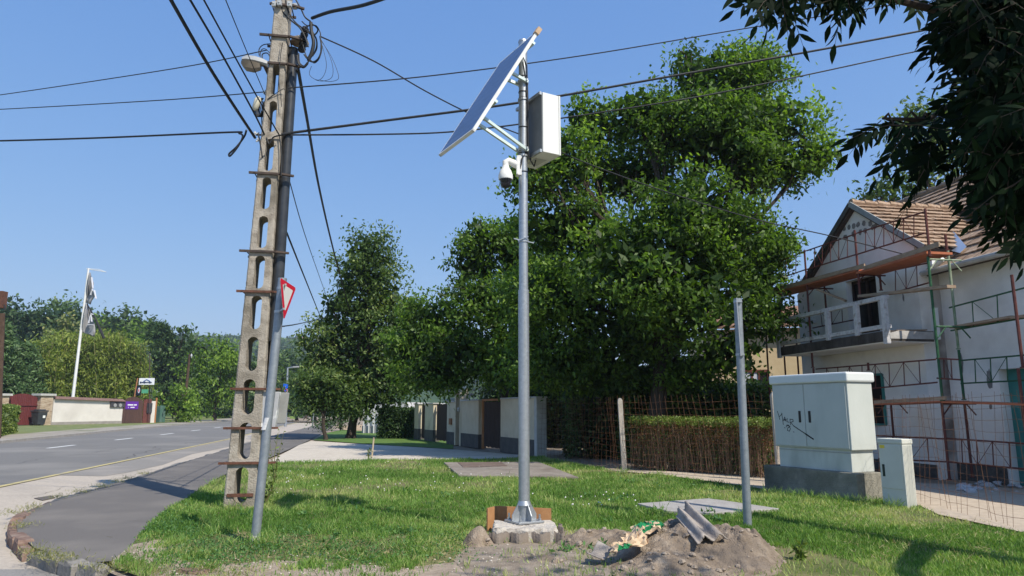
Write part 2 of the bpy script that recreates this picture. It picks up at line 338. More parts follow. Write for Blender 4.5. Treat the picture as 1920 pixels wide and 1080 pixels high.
# old concrete slabs with covers let into the lawn
SLAB = mat('weathered slab', [(.20, .17, .145), (.30, .265, .225)], 9, .9, .4, 60, big=(1.3, (.15, .12, .1), .5, .75))
SLABS = []
def slab(pts, z, name, label, cat, m=SLAB, grp=None):
    SLABS.append(pts); mb = MB(); q = [Vector((p.x, p.y, z-.05)) for p in pts]; mb.prism(q, (0, 0, .05)); return tag(mb.build(name, m, bevel=.01), label, cat, grp)
slab([G(*p) for p in [(832, 871), (1010, 870), (1085, 900), (860, 896)]], .06, 'concrete_slab', 'cracked brown grey concrete slab let into lawn behind the mast', 'slab')
slab([G(*p) for p in [(858, 872), (940, 871), (952, 879), (868, 881)]], .072, 'access_cover', 'flat dark rusty access cover on the concrete slab in the lawn', 'cover', mat('rusty cover', [(.12, .085, .07), (.2, .15, .12)], 10, .8, .3))
slab([G(*p) for p in [(1195, 950), (1330, 940), (1462, 960), (1330, 968), (1250, 964)]], .05, 'concrete_slab', 'pale grey concrete slab in the grass between soil heap and fence', 'slab', mat('grey slab', [(.28, .26, .245), (.38, .36, .34)], 8, .9, .3))
mbx = MB(); q = [G(*p, RZ) for p in [(64, 934), (96, 929), (104, 933), (80, 938)]]; mbx.prism([Vector((p.x, p.y, RZ-.008)) for p in q], (0, 0, .01))
tag(mbx.build('flat_patch', mat('dark patch brown', [(.09, .075, .065), (.14, .12, .1)], 20, .8, .3)), 'small dark flat patch in the pale lane beside kerb', 'flat patch')  # flat dark four-sided patch laid in the lane
# ---- grass blades
def bladefield(name, n, poly, x0, x1, y0, y1, hgt, wid, seed, dens, tmat, z=0):
    rg = np.random.default_rng(seed); u = rg.uniform(0, 1, n*3); y = 1/(1/y0+(1/y1-1/y0)*u); x = rg.uniform(0, 1, n*3)*((x1-x0))+x0
    x = x*y/y1 if dens == 'fan' else x
    k = inpoly(x, y, poly); x = x[k][:n]; y = y[k][:n]
    a = fb(x, y, .7, seed); b = fb(x, y, 3.2, seed+9)
    bare = np.clip((a-.56)*6, 0, 1); k = rg.uniform(0, 1, len(x)) > bare*.75; x, y, a, b = x[k], y[k], a[k], b[k]
    # bare along the dirt by the near kerb and around the soil heap
    edge = (y < 7.7+fb(x, y, 1.2, 4)*1.7-.75*(x > -1.2)) & (x < .2) & (rg.uniform(0, 1, len(x)) < .88) & (b < .64)
    edge |= (((x-1.2)/2.1)**2+((y-6.9)/1.5)**2 < 1) & (rg.uniform(0, 1, len(x)) < .9)
    for sp in SLABS: edge |= inpoly(x, y, sp)
    x, y, a, b = x[~edge], y[~edge], a[~edge], b[~edge]; N = len(x)
    h = hgt*rg.uniform(.5, 1.3, N)*(.45+1.1*b)*(1+.25*(y > 12)); wv = wid*rg.uniform(.7, 1.3, N)*(.6+y/14)
    th = rg.uniform(0, 2*math.pi, N); ln = rg.uniform(.1, .9, N)*h; ph = rg.uniform(0, 2*math.pi, N)
    p = np.stack([x, y, np.full(N, z)], 1); s = np.stack([np.cos(th), np.sin(th), 0*th], 1)*wv[:, None]/2
    t = p+np.stack([np.cos(ph)*ln, np.sin(ph)*ln, h], 1); m_ = p*.5+t*.5+np.stack([0*h, 0*h, h*.12], 1)
    v = np.stack([p-s, p+s, m_+s*.8, t, m_-s*.8], 1).reshape(-1, 3)
    dry = (fb(x, y, .9, 77) > .54)*.26+(y < 8.6)*(x < -.5)*.12+(rg.uniform(0, 1, N) < .06)*.35; tint = np.clip(.36+(b-.5)*.6+(a-.5)*1.0+dry+rg.normal(0, .16, N), 0, 1)
    return tag(npmesh(name, v, 5, tmat, base=(0, 9, 0), tint=tint), kind='stuff')
GRASS = leafmat('grass blades', (.09, .19, .035), (.19, .33, .07), (.44, .47, .2), .35, .6)
bladefield('grass', 260000, lawn, -8.5, 17, 5.2, 24, .054, .007, 3, 'none', GRASS)
vl = [G(*p) for p in [(588, 825), (612, 812), (640, 808), (760, 814), (850, 830), (850, 842), (700, 833)]]
sheet('soil_spread', [G(*p) for p in [(880, 1022), (1000, 1000), (1150, 990), (1380, 992), (1420, 1030), (1440, 1100), (1300, 1180), (930, 1140), (850, 1052)]], .010, mat('spread soil', [(.16, .125, .095), (.25, .205, .16), (.33, .275, .22)], 5, .95, .8, 50))
# clovery weed tufts near the path edge and tall stalks
def weedpatch(name, pxs, r, n, L, seed, mt, wr=.55, clip=None, dr=-.3):
    rg = np.random.default_rng(seed); pp = []
    for (a, b) in pxs:
        c = G(a, b); o = rg.normal(size=(n, 3))*np.array([r, r, .03]); o[:, 2] = abs(o[:, 2])+.01; pp.append(np.array(c)+o)
    p = np.concatenate(pp); p = p[inpoly(p[:, 0], p[:, 1], clip)] if clip else p; v = leafverts(p, L, L*wr, dr, rg); return tag(npmesh(name, v, 4, mt, base=tuple(G(*pxs[0])), tint=rg.uniform(.1, .8, len(p))), kind='stuff')
DRYG = leafmat('dry kerb grass', (.12, .15, .04), (.25, .25, .09), (.42, .38, .19), .3)
CLOV = leafmat('clover leaves', (.04, .11, .035), (.085, .19, .055), (.16, .29, .09), .3)
weedpatch('clover', [(290, 990), (320, 985), (345, 1000), (300, 1000), (390, 1030), (420, 1045), (450, 1035), (480, 1030), (520, 1025), (370, 1010), (400, 1060), (350, 1040), (640, 1030), (690, 1050), (600, 1045), (850, 1010), (760, 1025), (810, 1040), (330, 965), (720, 1000), (560, 1000)], .26, 420, .028, 5, CLOV, .6, lawn)
weedpatch('kerb_weeds', [(80, 1045), (95, 1050), (60, 1040), (120, 1054), (190, 1068), (240, 1072), (300, 1080), (25, 965), (60, 955), (40, 990), (150, 925), (190, 915), (240, 900), (110, 935), (270, 890), (220, 905), (385, 1075), (440, 1090)], .085, 170, .05, 6, DRYG, .12, None, -.7)
# white clover heads, dandelion dots in the grass
mb = MB(); rd = random.Random(11)
for i in range(95):
    p = G(rd.uniform(500, 1000), rd.uniform(868, 935)) if i < 75 else G(rd.uniform(1040, 1200), rd.uniform(930, 960))
    r = rd.uniform(.007, .014); p = p+UP*rd.uniform(.05, .09); mb.lathe(p, [(0, -r), (r, -.3*r), (r*.8, .6*r), (0, r)], 5)
tag(mb.build('clover_flowers', mat('white petals', [(.75, .73, .7)], 5, .8)), kind='stuff')
# pebbles
mb = MB()
for i in range(330):
    a = rd.random()
    p = G(rd.uniform(200, 930), rd.uniform(1035, 1079)) if a < .6 else G(rd.uniform(900, 1440), rd.uniform(1020, 1078))
    r = rd.uniform(.005, .014); mb.lathe(p+UP*.012, [(r*.4, -r*.5), (r, 0), (r*.7, r*.5), (r*.1, r*.6)], 6)
tag(mb.build('pebbles', mat('pebble', [(.3, .25, .2), (.6, .55, .48)], 3, .9)), kind='stuff')
# ================================================================= SOLAR CAMERA MAST
GALV = mat('galvanised steel', [(.36, .38, .40), (.50, .52, .54)], 25, .42, .05, 90, metal=.75, spec=.5, big=(4, (.42, .44, .46), .45, .7))
WPLAS = mat('white enclosure paint', [(.70, .70, .68), (.76, .76, .74)], 2, .4)
DGREY = mat('painted shadow grey', [(.25, .26, .27), (.31, .32, .33)], 3, .5)
BLACK = mat('black plastic', [(.012, .012, .014), (.02, .02, .022)], 5, .4)
CABLE = mat('black cable', [(.012, .013, .016), (.03, .032, .036)], 9, .6)
h_ = az(-30); q_ = Vector((math.cos(R(30)), math.sin(R(30)), 0))
MZ = .16; mb0 = P(983, 990, 8.55); mx_, my_ = mb0.x, 8.55
mast = thing('camera_mast', (mx_, my_, MZ), 'tall galvanised steel mast carrying a solar panel, grey cabinet and dome camera', 'mast')
mtop = P(981, 80, my_).z; MB_ = MB()
MB_.tube([(mx_, my_, MZ+.02), (mx_, my_, 2.9)], .066, 24); MB_.tube([(mx_, my_, 2.9), (mx_, my_, mtop)], .056, 24)
MB_.build('pole', GALV, mast, True)
m = MB(); m.tube([(mx_, my_, mtop), (mx_, my_, mtop+.03)], [.062, .055], 20); m.build('pole_cap', GALV, mast, True)
m = MB(); m.box((mx_, my_, MZ+.012), h_*.17, q_*.17, UP*.012); m.build('base_plate', GALV, mast, bevel=.004)
for k in range(4):
    d = h_ if k % 2 == 0 else q_; d = d*(1 if k < 2 else -1); c = V(mx_, my_, MZ+.024); s = d.cross(UP)*.005
    m = MB(); m.prism([c+d*.06-s, c+d*.165-s, c+d*.165+UP*.06-s, c+d*.10+UP*.16-s, c+d*.066+UP*.20-s], s*2); m.build('gusset', GALV, mast)
    for e in (-1, 1):
        if k % 2 == 0:
            b = V(mx_, my_, MZ+.024)+h_*.13*(1 if k < 2 else -1)+q_*.13*e; m = MB(); m.tube([b, b+UP*.07], .012, 8); m.tube([b, b+UP*.022], .022, 6); m.build('anchor_bolt', GALV, mast)
m = MB(); m.tube([(mx_, my_, MZ+.19), (mx_, my_, MZ+.24)], [.085, .068], 20); m.build('collar', GALV, mast, True)
# wire clamp half-way with wing bolts
zc = P(983, 452, my_).z; m = MB(); m.tube([(mx_, my_, zc-.02), (mx_, my_, zc+.02)], .066, 16)
m.bar((mx_-.12, my_-.05, zc+.02), (mx_+.13, my_-.02, zc-.03), .012, .012); m.bar((mx_-.07, my_-.07, zc-.01), (mx_+.06, my_-.07, zc+.04), .012, .012)
m.build('clamp', GALV, mast)
for yy in (358, 565//1, 250, 275): pass
# solar panel
k_ = .95; B = P(888, 245, 8.1*k_); Cc = P(1008, 60, 8.56*k_)
wv = h_*1.0*k_; sv = (Cc-B); sv = q_*sv.dot(q_)+UP*sv.z; pn = sv.cross(wv).normalized()
if pn.dot(q_) > 0: pn = -pn
su = sv.normalized(); wu = h_
panel = MB(); ft = .04
for a, b in [((0, 0), (1, 0)), ((1, 0), (1, 1)), ((1, 1), (0, 1)), ((0, 1), (0, 0))]:
    A0 = B+wv*a[0]+sv*a[1]; B0_ = B+wv*b[0]+sv*b[1]; ins = (B+wv*.5+sv*.5-(A0+B0_)/2).normalized()*.012
    panel.bar(A0+ins, B0_+ins, .024, ft, up=pn)
ALU = mat('anodised aluminium', [(.62, .62, .60), (.74, .74, .72)], 6, .45, spec=.5)
spn = panel.build('solar_panel', ALU, mast)
CELL = mat('solar cells', [(.045, .065, .14), (.06, .085, .18)], 3, .25, spec=.6)
m = MB(); fc = B+wv*.5+sv*.5+pn*.012; m.box(fc, wv*.485, sv*.49, pn*.006); m.build('glass', mat('cell gaps', [(.10, .13, .22)], 3, .15, spec=.6), spn)
m = MB()
for i in range(6):
    for j in range(10):
        c = B+wv*(.02+.96*(i+.5)/6)+sv*(.015+.97*(j+.5)/10)+pn*.0195; x = wv*.96/12*.965; y = sv*.97/20*.965; ch = .13
        m.face([c+x*(1-ch)+y, c+x+y*(1-ch), c+x-y*(1-ch), c+x*(1-ch)-y, c-x*(1-ch)-y, c-x-y*(1-ch), c-x+y*(1-ch), c-x*(1-ch)+y])
m.build('cells', CELL, spn)
m = MB(); m.box(B+wv*.5+sv*.5-pn*.004, wv*.48, sv*.485, pn*.004); m.build('back_sheet', WPLAS, spn)
m = MB(); m.box(Cc+su*.02+wv*.02, h_*.035, su*.05, pn*.03); m.build('cardboard_wrap', mat('cardboard', [(.42, .28, .18), (.55, .40, .27)], 20, .9), spn)
RAIL = mat('zinc rail', [(.50, .60, .58), (.62, .70, .68)], 10, .45, metal=.4)
for t in (.30, .90):
    a = B+wv*.0+sv*t-pn*.035; m = MB(); m.bar(a-wv*.03+wv*.02, a+wv*.98, .035, .035, up=pn); m.build('mounting_rail', RAIL, mast)
cq = V(mx_, my_, 0)
for (t, py) in ((.28, 282), (.74, 155)):
    s0 = B+wv*.42+sv*t-pn*.05; z = P(978, py, my_).z; e0 = V(mx_, my_, z)-h_*.07-q_*.02
    for sg in (-1, 1):
        a = B+wv*(.5+sg*.10)+sv*t-pn*.05; e = V(mx_, my_, z)+h_*sg*.072-q_*.02
        m = MB(); m.bar(a, e+(e-a).normalized()*.05, .035, .035); m.build('strut', RAIL, mast)
    m = MB(); m.tube([(mx_, my_, z-.02), (mx_, my_, z+.02)], .072, 16); m.bar(V(mx_, my_, z)-h_*.11, V(mx_, my_, z)+h_*.11, .02, .03); m.build('strut_clamp', GALV, mast)
# control box on the far side
J = V(mx_, my_, 0)+q_*.10-h_*.30; zb, zt = P(1013, 284, J.y).z, P(1015, 172, J.y).z; dep = .26; wd = .60
cb = J+q_*dep/2+h_*wd/2; cb.z = (zb+zt)/2
m = MB(); m.box(cb, q_*(dep/2-.01), h_*wd/2, UP*(zt-zb)/2); cbox = m.build('control_box', WPLAS, mast, bevel=.006)
m = MB(); m.box(cb-q_*(dep/2-.006), q_*.006, h_*(wd/2-.01), UP*((zt-zb)/2-.012)); m.build('back_shade', mat('painted back shade', [(.15, .16, .17), (.20, .21, .22)], 4, .5), cbox)  # thin dark plate that paints the shade on the box's back face
m = MB(); m.box(cb+q_*(dep/2+.003), q_*.012, h_*(wd/2+.004), UP*((zt-zb)/2+.004)); m.build('door', mat('enclosure door', [(.66, .66, .64), (.72, .72, .70)], 2, .4), cbox, bevel=.004)
m = MB(); m.box(V(cb.x, cb.y, zb-.002)+h_*.05, q_*.08, h_*.12, UP*.004); m.build('gland_plate', mat('gland plate', [(.5, .5, .49)], 3, .5), cbox)
for z in (zb+.015, zt-.015):
    m = MB(); m.bar(V(mx_, my_, z)+q_*.085-h_*.29, V(mx_, my_, z)+q_*.085+h_*.31, .03, .04); m.tube([(mx_, my_, z-.012), (mx_, my_, z+.012)], .068, 14); m.build('box_bracket', GALV, mast)
# dome camera
zt_ = P(950, 309, 8.4).z; cx = P(948, 345, 8.45)
ax = V(cx.x, cx.y, 0); ak = cx.y/1340
z0, z1, z2, z3 = P(948, 362, cx.y).z, P(948, 336, cx.y).z, P(948, 310, cx.y).z, P(948, 303, cx.y).z
m = MB(); m.lathe(ax, [(.0, z1-.005), (.088, z1-.005), (.092, z1+.02), (.088, z1+.06), (.07, z1+.11), (.05, z1+.14), (.035, z2+.01)], 24); dome = m.build('dome_camera', mat('camera white', [(.74, .74, .74), (.78, .78, .78)], 2, .35), mast, True)
r = .066; m = MB(); m.lathe(ax+UP*(z1-.055), [(.0, -r)]+[(r*math.cos(a), r*math.sin(a)) for a in [R(x) for x in (-70, -50, -30, -10, 10)]]+[(r*1.15, .03), (r*1.15, .055)], 20); m.build('dome', mat('dark dome', [(.012, .012, .02)], 2, .08, spec=.6), dome, True)
m = MB(); m.tube([ax+UP*(z2-.01), ax+UP*(z3-.01), ax+UP*(z3+.015)+V(.03, .01, 0), V(mx_-.08, my_-.03, z3-.02)], [.04, .042, .042, .05], 12); m.build('arm', MATS['camera white'], dome, True)
m = MB(); m.box((mx_-.075, my_-.02, z3-.045), (.012, 0, 0), (0, .06, 0), (0, 0, .11)); m.box((mx_-.05, my_-.01, z3-.03), (.03, 0, 0), (0, .05, 0), (0, 0, .13)); m.build('wall_bracket', MATS['camera white'], dome, bevel=.005)
# cables strapped along the mast
def mc(pts, r=.006): m = MB(); m.tube(pts, r, 6); return m.build('cable', CABLE, mast, True)
M0 = V(mx_, my_, 0)
mc([M0+V(.03, -.0, 0)+UP*(mtop-.10)-q_*.1, M0+V(.05, -.05, mtop-.35), M0+V(.062, -.03, mtop-.8), M0+V(.04, -.05, zt+.1), M0+V(.062, -.05, zt-.1), M0+V(.058, -.04, zb+.2), M0+V(.07, -.05, zb-.02), M0+V(.14, 0, zb-.12), M0+V(.16, .05, zb-.02)], .009)
mc([M0+V(.0, -.06, mtop-.3), M0+V(.045, -.055, mtop-.6), M0+V(.052, -.05, zt+.15), M0+V(.06, -.045, zb+.4), M0+V(.07, -.04, zb)], .006)
mc([M0+V(-.04, -.05, z3-.1), M0+V(-.02, -.068, z3+.05), M0+V(.04, -.055, zb+.05), M0+V(.1, .0, zb-.03)], .009)
for z in (mtop-.7, zt+.3, zt-.0, (zb+zt)/2, zb+.05, zb-.2):
    m = MB(); m.tube([M0+UP*(z-.006), M0+UP*(z+.006)], .0615, 16); m.build('strap', BLACK, mast)
# ---- concrete footing, formwork, board
ROUGHC = mat('rough cast concrete', [(.36, .32, .28), (.52, .48, .42)], 14, .95, 1.0, 25)
FORM = mat('asbestos cement sheet', [(.14, .115, .095), (.22, .185, .155)], 8, .95, .5, 40, big=(2, (.16, .13, .11), .5, .75))
foot = thing('concrete_footing', (mx_, my_, 0), 'rough concrete footing block cast under the steel mast', 'footing')
m = MB(); n = 26; c = V(mx_, my_-.12, 0); rd = random.Random(5)
FX, FY = .36, .30
rows = []
for z, s in ((-.25, 1.0), (.02, 1.0), (.12, 1.0), (.15, .96)):
    ring = []
    for k in range(60):
        a = 2*math.pi*k/60; x, y = math.cos(a), math.sin(a); mxx = max(abs(x), abs(y)); x /= mxx; y /= mxx
        ring.append(c+V(x*FX*s+rd.uniform(-.012, .012), y*FY*s+rd.uniform(-.012, .012), z+rd.uniform(-.012, .014)))
    rows.append(ring)
m.grid(rows, True, False)
top = rows[-1]
for t in (.7, .4, .12): top2 = [c+(p-c)*t/1.0 + UP*0 for p in rows[-1]]; top2 = [V(p.x, p.y, MZ-.004+rd.uniform(-.010, .004)) for p in top2]; m.grid([top, top2], True, False); top = top2
m.face(top)
m.build('block', ROUGHC, foot)
m = MB(); rows = []
for j, z in enumerate((-.2, .115)):
    rows.append([V(c.x-FX-.04+ (2*FX+.10)*i/60, c.y-FY-.055+.055*math.cos(i/60*2*math.pi*3.4+.6), z+(rd.uniform(-.012, .012) if j else 0)) for i in range(61)])
m.grid(rows); o = m.build('corrugated_formwork', FORM, foot, True); sm = o.modifiers.new('s', 'SOLIDIFY'); sm.thickness = .014
m = MB(); rows = []
for j, z in enumerate((-.2, .16)): rows.append([V(c.x+FX+.05+.022*math.cos(i/20*2*math.pi*1.3), c.y-FY+.02+.30*i/20, z) for i in range(21)])
m.grid(rows); o = m.build('corrugated_formwork', FORM, foot, True); sm = o.modifiers.new('s', 'SOLIDIFY'); sm.thickness = .014
CARD = mat('brown hardboard', [(.33, .16, .07), (.42, .22, .10)], 6, .8, .1, 60)
m = MB(); a = P(932, 1003, 8.85); b = P(1034, 1006, 8.85); m.prism([V(a.x, 8.85, .05), V(b.x, 8.85, .05), V(b.x, 8.85, .27), V(a.x, 8.85, .30)], (0, .02, 0))
m.prism([V(a.x-.11, 8.72, .02), V(a.x, 8.85, .05), V(a.x, 8.85, .30), V(a.x-.11, 8.72, .29)], (-.015, .012, 0))
tag(m.build('board', CARD), 'brown board standing upright behind the mast footing', 'board')
# ---- soil heap
def heapz(x, y):
    def b(cx, cy, rx, ry, h): return h*np.exp(-((((x-cx)/rx)**2+((y-cy)/ry)**2)**1.5))
    z = b(1.65, 7.45, .55, .5, .27)+b(2.32, 7.45, .32, .40, .26)+b(1.75, 6.8, .68, .5, .13)+b(1.1, 6.7, .55, .4, .05)+b(1.0, 8.1, .5, .32, .20)+b(-.37, 8.05, .17, .2, .17)+b(2.3, 7.0, .26, .35, .07)+b(1.7, 7.9, .4, .3, .16)+b(.25, 7.25, .6, .28, .07)
    n = fb(x, y, 3.0, 21, 4)-.5; n2 = fb(x, y, 12, 31, 4)-.5; cl = np.maximum(0, vnoise(x, y, 9, 44)-.55)+.5*np.maximum(0, vnoise(x, y, 19, 54)-.55)
    return z*(1+.55*n)+np.minimum(z*2.5, 1)*(n*.12+n2*.09+cl*.14)-.06
xs = np.linspace(-.75, 3.7, 330); ys = np.linspace(5.6, 9.1, 260); X, Y_ = np.meshgrid(xs, ys); Z = heapz(X, Y_)
inside = (np.abs(X-c.x) < FX+.02) & (Y_ > c.y-FY-.04) & (Y_ < c.y+FY+.1); Z = np.where(inside, np.minimum(Z, -.05), Z)
m = MB(); m.grid([[Vector((float(X[j, i]), float(Y_[j, i]), float(Z[j, i]))) for i in range(330)] for j in range(260)])
SOIL = mat('dug soil', [(.14, .105, .075), (.25, .195, .145), (.36, .295, .23)], 7, .95, 1.0, 60, big=(2.2, (.15, .12, .095), .45, .7))
heap = m.build('soil_heap', SOIL, smooth=True); tag(heap, 'heap of freshly dug grey brown soil beside the mast footing', 'soil heap')
def hz(x, y): return float(heapz(np.array([x]), np.array([y]))[0])
m = MB(); rg2 = random.Random(8)
for i in range(700):
    x = rg2.uniform(-.5, 3.4); y = rg2.uniform(6.0, 8.9); z = hz(x, y)
    if z < -.02 or (abs(x-c.x) < FX+.05 and abs(y-c.y) < FY+.1): continue
    r = rg2.choice((.008, .012, .018, .035))*rg2.uniform(.6, 1.3); ang = rg2.random()*6
    m.lathe((x, y, z+r*.2), [(r*.3, -r*.6), (r*rg2.uniform(.8, 1.1), -r*.1), (r*.7, r*.4), (r*.15, r*.6)], 6, axis=(rg2.uniform(-.4, .4), rg2.uniform(-.4, .4), 1))
tag(m.build('soil_clods', mat('soil clods', [(.22, .17, .13), (.38, .32, .26)], 9, .95, .8, 60)), kind='stuff')
def corr(name, label, px4, Ys, waves, amp, ph=0, th=.012, rag=.02, seed=1):
    a, b, c_, d = [P(x, y, Y) for (x, y), Y in zip(px4, Ys)]; rd = random.Random(seed)   # a-b one end, d-c other end
    nrm = (b-a).cross(d-a).normalized()
    if nrm.z < 0: nrm = -nrm
    m = MB(); rows = []; N = 14*waves
    for j in range(15):
        v = j/14; row = []
        for i in range(N+1):
            u = i/N; jit = rd.uniform(-rag, rag) if j in (0, 14) else 0
            p = a.lerp(d, v+jit).lerp(b.lerp(c_, v+jit), u)+nrm*amp*math.cos(u*2*math.pi*waves+ph); row.append(p)
        rows.append(row)
    m.grid(rows); o = m.build(name, mat('weathered cement sheet', [(.26, .225, .20), (.40, .36, .325)], 6, .95, .5, 50, big=(2.2, (.22, .19, .17), .5, .7)), smooth=True)
    s = o.modifiers.new('s', 'SOLIDIFY'); s.thickness = th; return tag(o, label, 'sheet', 'broken corrugated sheets')
corr('corrugated_sheet', 'long broken grey corrugated sheet lying on top of soil heap', [(1266, 962), (1292, 940), (1362, 1004), (1306, 1012)], [7.6, 7.75, 7.1, 6.95], 2, .034, 2.6, seed=3)
corr('corrugated_sheet', 'small broken piece of dark corrugated sheet beside the torn paper sack', [(1100, 1040), (1122, 1018), (1150, 1034), (1124, 1050)], [6.95, 7.15, 7.1, 6.9], 1, .03, .5, seed=4)
# torn paper sack: crumpled sheet, tan with green print
def sack():
    rd = np.random.default_rng(12); path = [(1150, 1030), (1185, 1024), (1200, 1000), (1222, 985), (1240, 992)]; Y = [7.0, 6.95, 7.25, 7.5, 7.5]
    P3 = [P(*p, y) for p, y in zip(path, Y)]; N = 34; W = 16; m = MB(); rows = []
    for i in range(N):
        t = i/(N-1)*(len(P3)-1); k = min(int(t), len(P3)-2); c0 = P3[k].lerp(P3[k+1], t-k); d = (P3[k+1]-P3[k]).normalized(); s = d.cross(UP).normalized()
        wd = .10+.05*math.sin(i*.7)+.02*rd.normal(); row = []
        for j in range(W):
            a = (j/(W-1)-.5)*2; x, y = c0.x+s.x*wd*a, c0.y+s.y*wd*a
            cr = .035*abs(math.sin(j*1.3+i*.9))+.03*abs(math.sin(i*1.7-j*.6))+.018*rd.random(); row.append(V(x+.012*rd.normal(), y+.012*rd.normal(), max(c0.z-.05+.04*(1-a*a), hz(x, y)+.02)+cr))
        rows.append(row)
    i0 = len(m.v)
    m.grid(rows)
    for q, f in enumerate(m.f):
        i, j = divmod(q, W-1)
        if i > 17+3*math.sin(j) and (math.sin(i*.9+j*.5) > -.55) or (2 < i < 8 and j > 10): m.mi[q] = 1
    o = m.build('paper_sack', [mat('tan kraft paper', [(.50, .36, .23), (.62, .47, .32)], 12, .85), mat('green print paper', [(.01, .17, .06), (.03, .30, .11)], 9, .7)])
    s = o.modifiers.new('s', 'SOLIDIFY'); s.thickness = .003; tag(o, 'torn crumpled paper sack in tan and green on soil heap', 'paper sack')
sack()
# ================================================================= CONCRETE UTILITY POLE
PC = mat('old pole concrete', [(.22, .19, .155), (.36, .32, .27), (.43, .39, .335)], 7, .95, .8, 45, big=(1.8, (.17, .15, .12), .48, .68))
RUST = mat('rusty iron', [(.07, .035, .025), (.16, .07, .045)], 12, .85, .3); DIRON = mat('dark iron', [(.04, .032, .03), (.10, .07, .055)], 10, .8)
UY = 11.05; cb_ = G(450, 952); ctop = P(535, -30, UY)
def cl(z): t = z/ctop.z; return V(cb_.x+(ctop.x-cb_.x)*t, UY, z)     # pole axis
pole = thing('utility_pole', (cb_.x, UY, 0), 'tall pierced concrete utility pole with oval slots and black conduit', 'utility pole')
def Wz(z): return .232-.118*z/ctop.z       # half width
holes = [(942, 874), (860, 792), (777, 712), (697, 634), (620, 558), (545, 484), (470, 411), (398, 339), (327, 268), (255, 198), (186, 129)]
hz_ = []
for a, b in holes:
    hz_.append((P(450+(950-a)*.0947, a, UY).z, P(450+(950-b)*.0947, b, UY).z))
def wh(z):
    for a, b in hz_:
        if a < z < b:
            W = Wz(z)*.42; r = W*1.0; e = min(z-a, b-z)
            return W*math.sqrt(max(0, 1-((r-e)/r)**2)) if e < r else W
    return 0.0
zs = sorted(set([-.3+i*.05 for i in range(int(ctop.z/.05)+8)]+[z for a, b in hz_ for z in (a, a+.004, a+.02, a+.045, a+.08, b-.08, b-.045, b-.02, b-.004, b)]))
m = MB(); D = .24
tw = V(.985, .17, 0); td = V(-.17, .985, 0)
rd = random.Random(3)
for sgn in (-1, 1):
    rows = []
    for z in zs:
        c0 = cl(z); W = Wz(z); i_ = wh(z); dd = D*(1-.35*z/ctop.z); ch = .02; j = rd.uniform(-.003, .003)
        rows.append([c0+tw*sgn*i_-td*dd, c0+tw*sgn*(W-ch+j)-td*dd, c0+tw*sgn*(W+j)-td*(dd-ch), c0+tw*sgn*(W+j)+td*(dd-ch), c0+tw*sgn*(W-ch)+td*dd, c0+tw*sgn*i_+td*dd])
    m.grid(rows, True, True)
m.build('concrete_body', PC, pole)
# iron clamp bands
for py, ex in ((925, 0), (866, .10), (802, .08), (730, .04), (551, .10), (477, .12), (333, .10), (129, .0), (78, .16), (20, .05)):
    z = P(450+(950-py)*.0947, py, UY).z; c0 = cl(z); W = Wz(z)+.02; dd = D*(1-.35*z/ctop.z)+.012; m = MB()
    if py in (925,):
        m.bar(c0-tw*W*.75-td*(dd-.0), c0+tw*W*.75-td*(dd-.0), .012, .05)
    else:
        m.bar(c0-tw*(W+ex)-td*(dd+.012), c0+tw*(W+.05)-td*(dd+.012), .035, .035); m.bar(c0-tw*(W+ex*.6)+td*(dd+.012), c0+tw*(W+.05)+td*(dd+.012), .035, .035)
        for sg in (-1, 1): m.tube([c0+tw*sg*(W+.015)-td*(dd+.05), c0+tw*sg*(W+.015)+td*(dd+.05)], .010, 6)
        m.bar(c0+tw*(W+.03)-td*(dd+.02), c0+tw*(W+.22)-td*(dd-.06), .05, .03)
    m.build('iron_band', RUST if py in (925, 866, 802, 730, 551) else DIRON, pole)
# black conduit and lighter lower pipe
PIPE = mat('black pipe', [(.02, .022, .027), (.045, .05, .058)], 5, .35, spec=.5)
m = MB(); m.tube([P(550, 92, UY+.1), P(520, 560, UY-.02), P(513, 640, UY)], .085, 16); m.build('conduit', PIPE, pole, True)
m = MB(); m.tube([P(513, 640, UY), P(497, 860, UY+.1)+UP*0], .05, 12); m.build('lower_pipe', GALV, pole, True)
for dx, r in ((-10, .016), (-17, .012), (-22, .01)):
    m = MB(); m.tube([P(548+dx, 100, UY+.1), P(520+dx, 560, UY+.05), P(497+dx+8, 880, UY+.1)], r, 6); m.build('riser_cable', CABLE, pole, True)
# side posts at foot (double pole look)
m = MB(); m.tube([P(492, 700, UY+.25), P(480, 925, UY+.3)], .055, 8); m.build('rear_post', PC, pole)
# junction boxes low on the pole, worn white paint
PB = mat('worn white box paint', [(.36, .36, .37), (.46, .46, .47)], 5, .7, big=(5, (.75, .75, .74), .52, .6))
a = P(505, 800, UY-.1); b = P(508, 738, UY-.1)
m = MB(); m.box(P(505, 768, UY-.05), V(.13, .02, 0), V(-.02, .10, 0), V(.02, 0, .27)); m.build('junction_box', PB, pole, bevel=.01)
m = MB(); m.box(P(524, 765, UY+.25), V(.075, -.06, 0), V(.05, .08, 0), V(.02, 0, .24)); m.build('junction_box', mat('grey box metal', [(.24, .24, .235), (.32, .32, .31)], 4, .7), pole, bevel=.01)
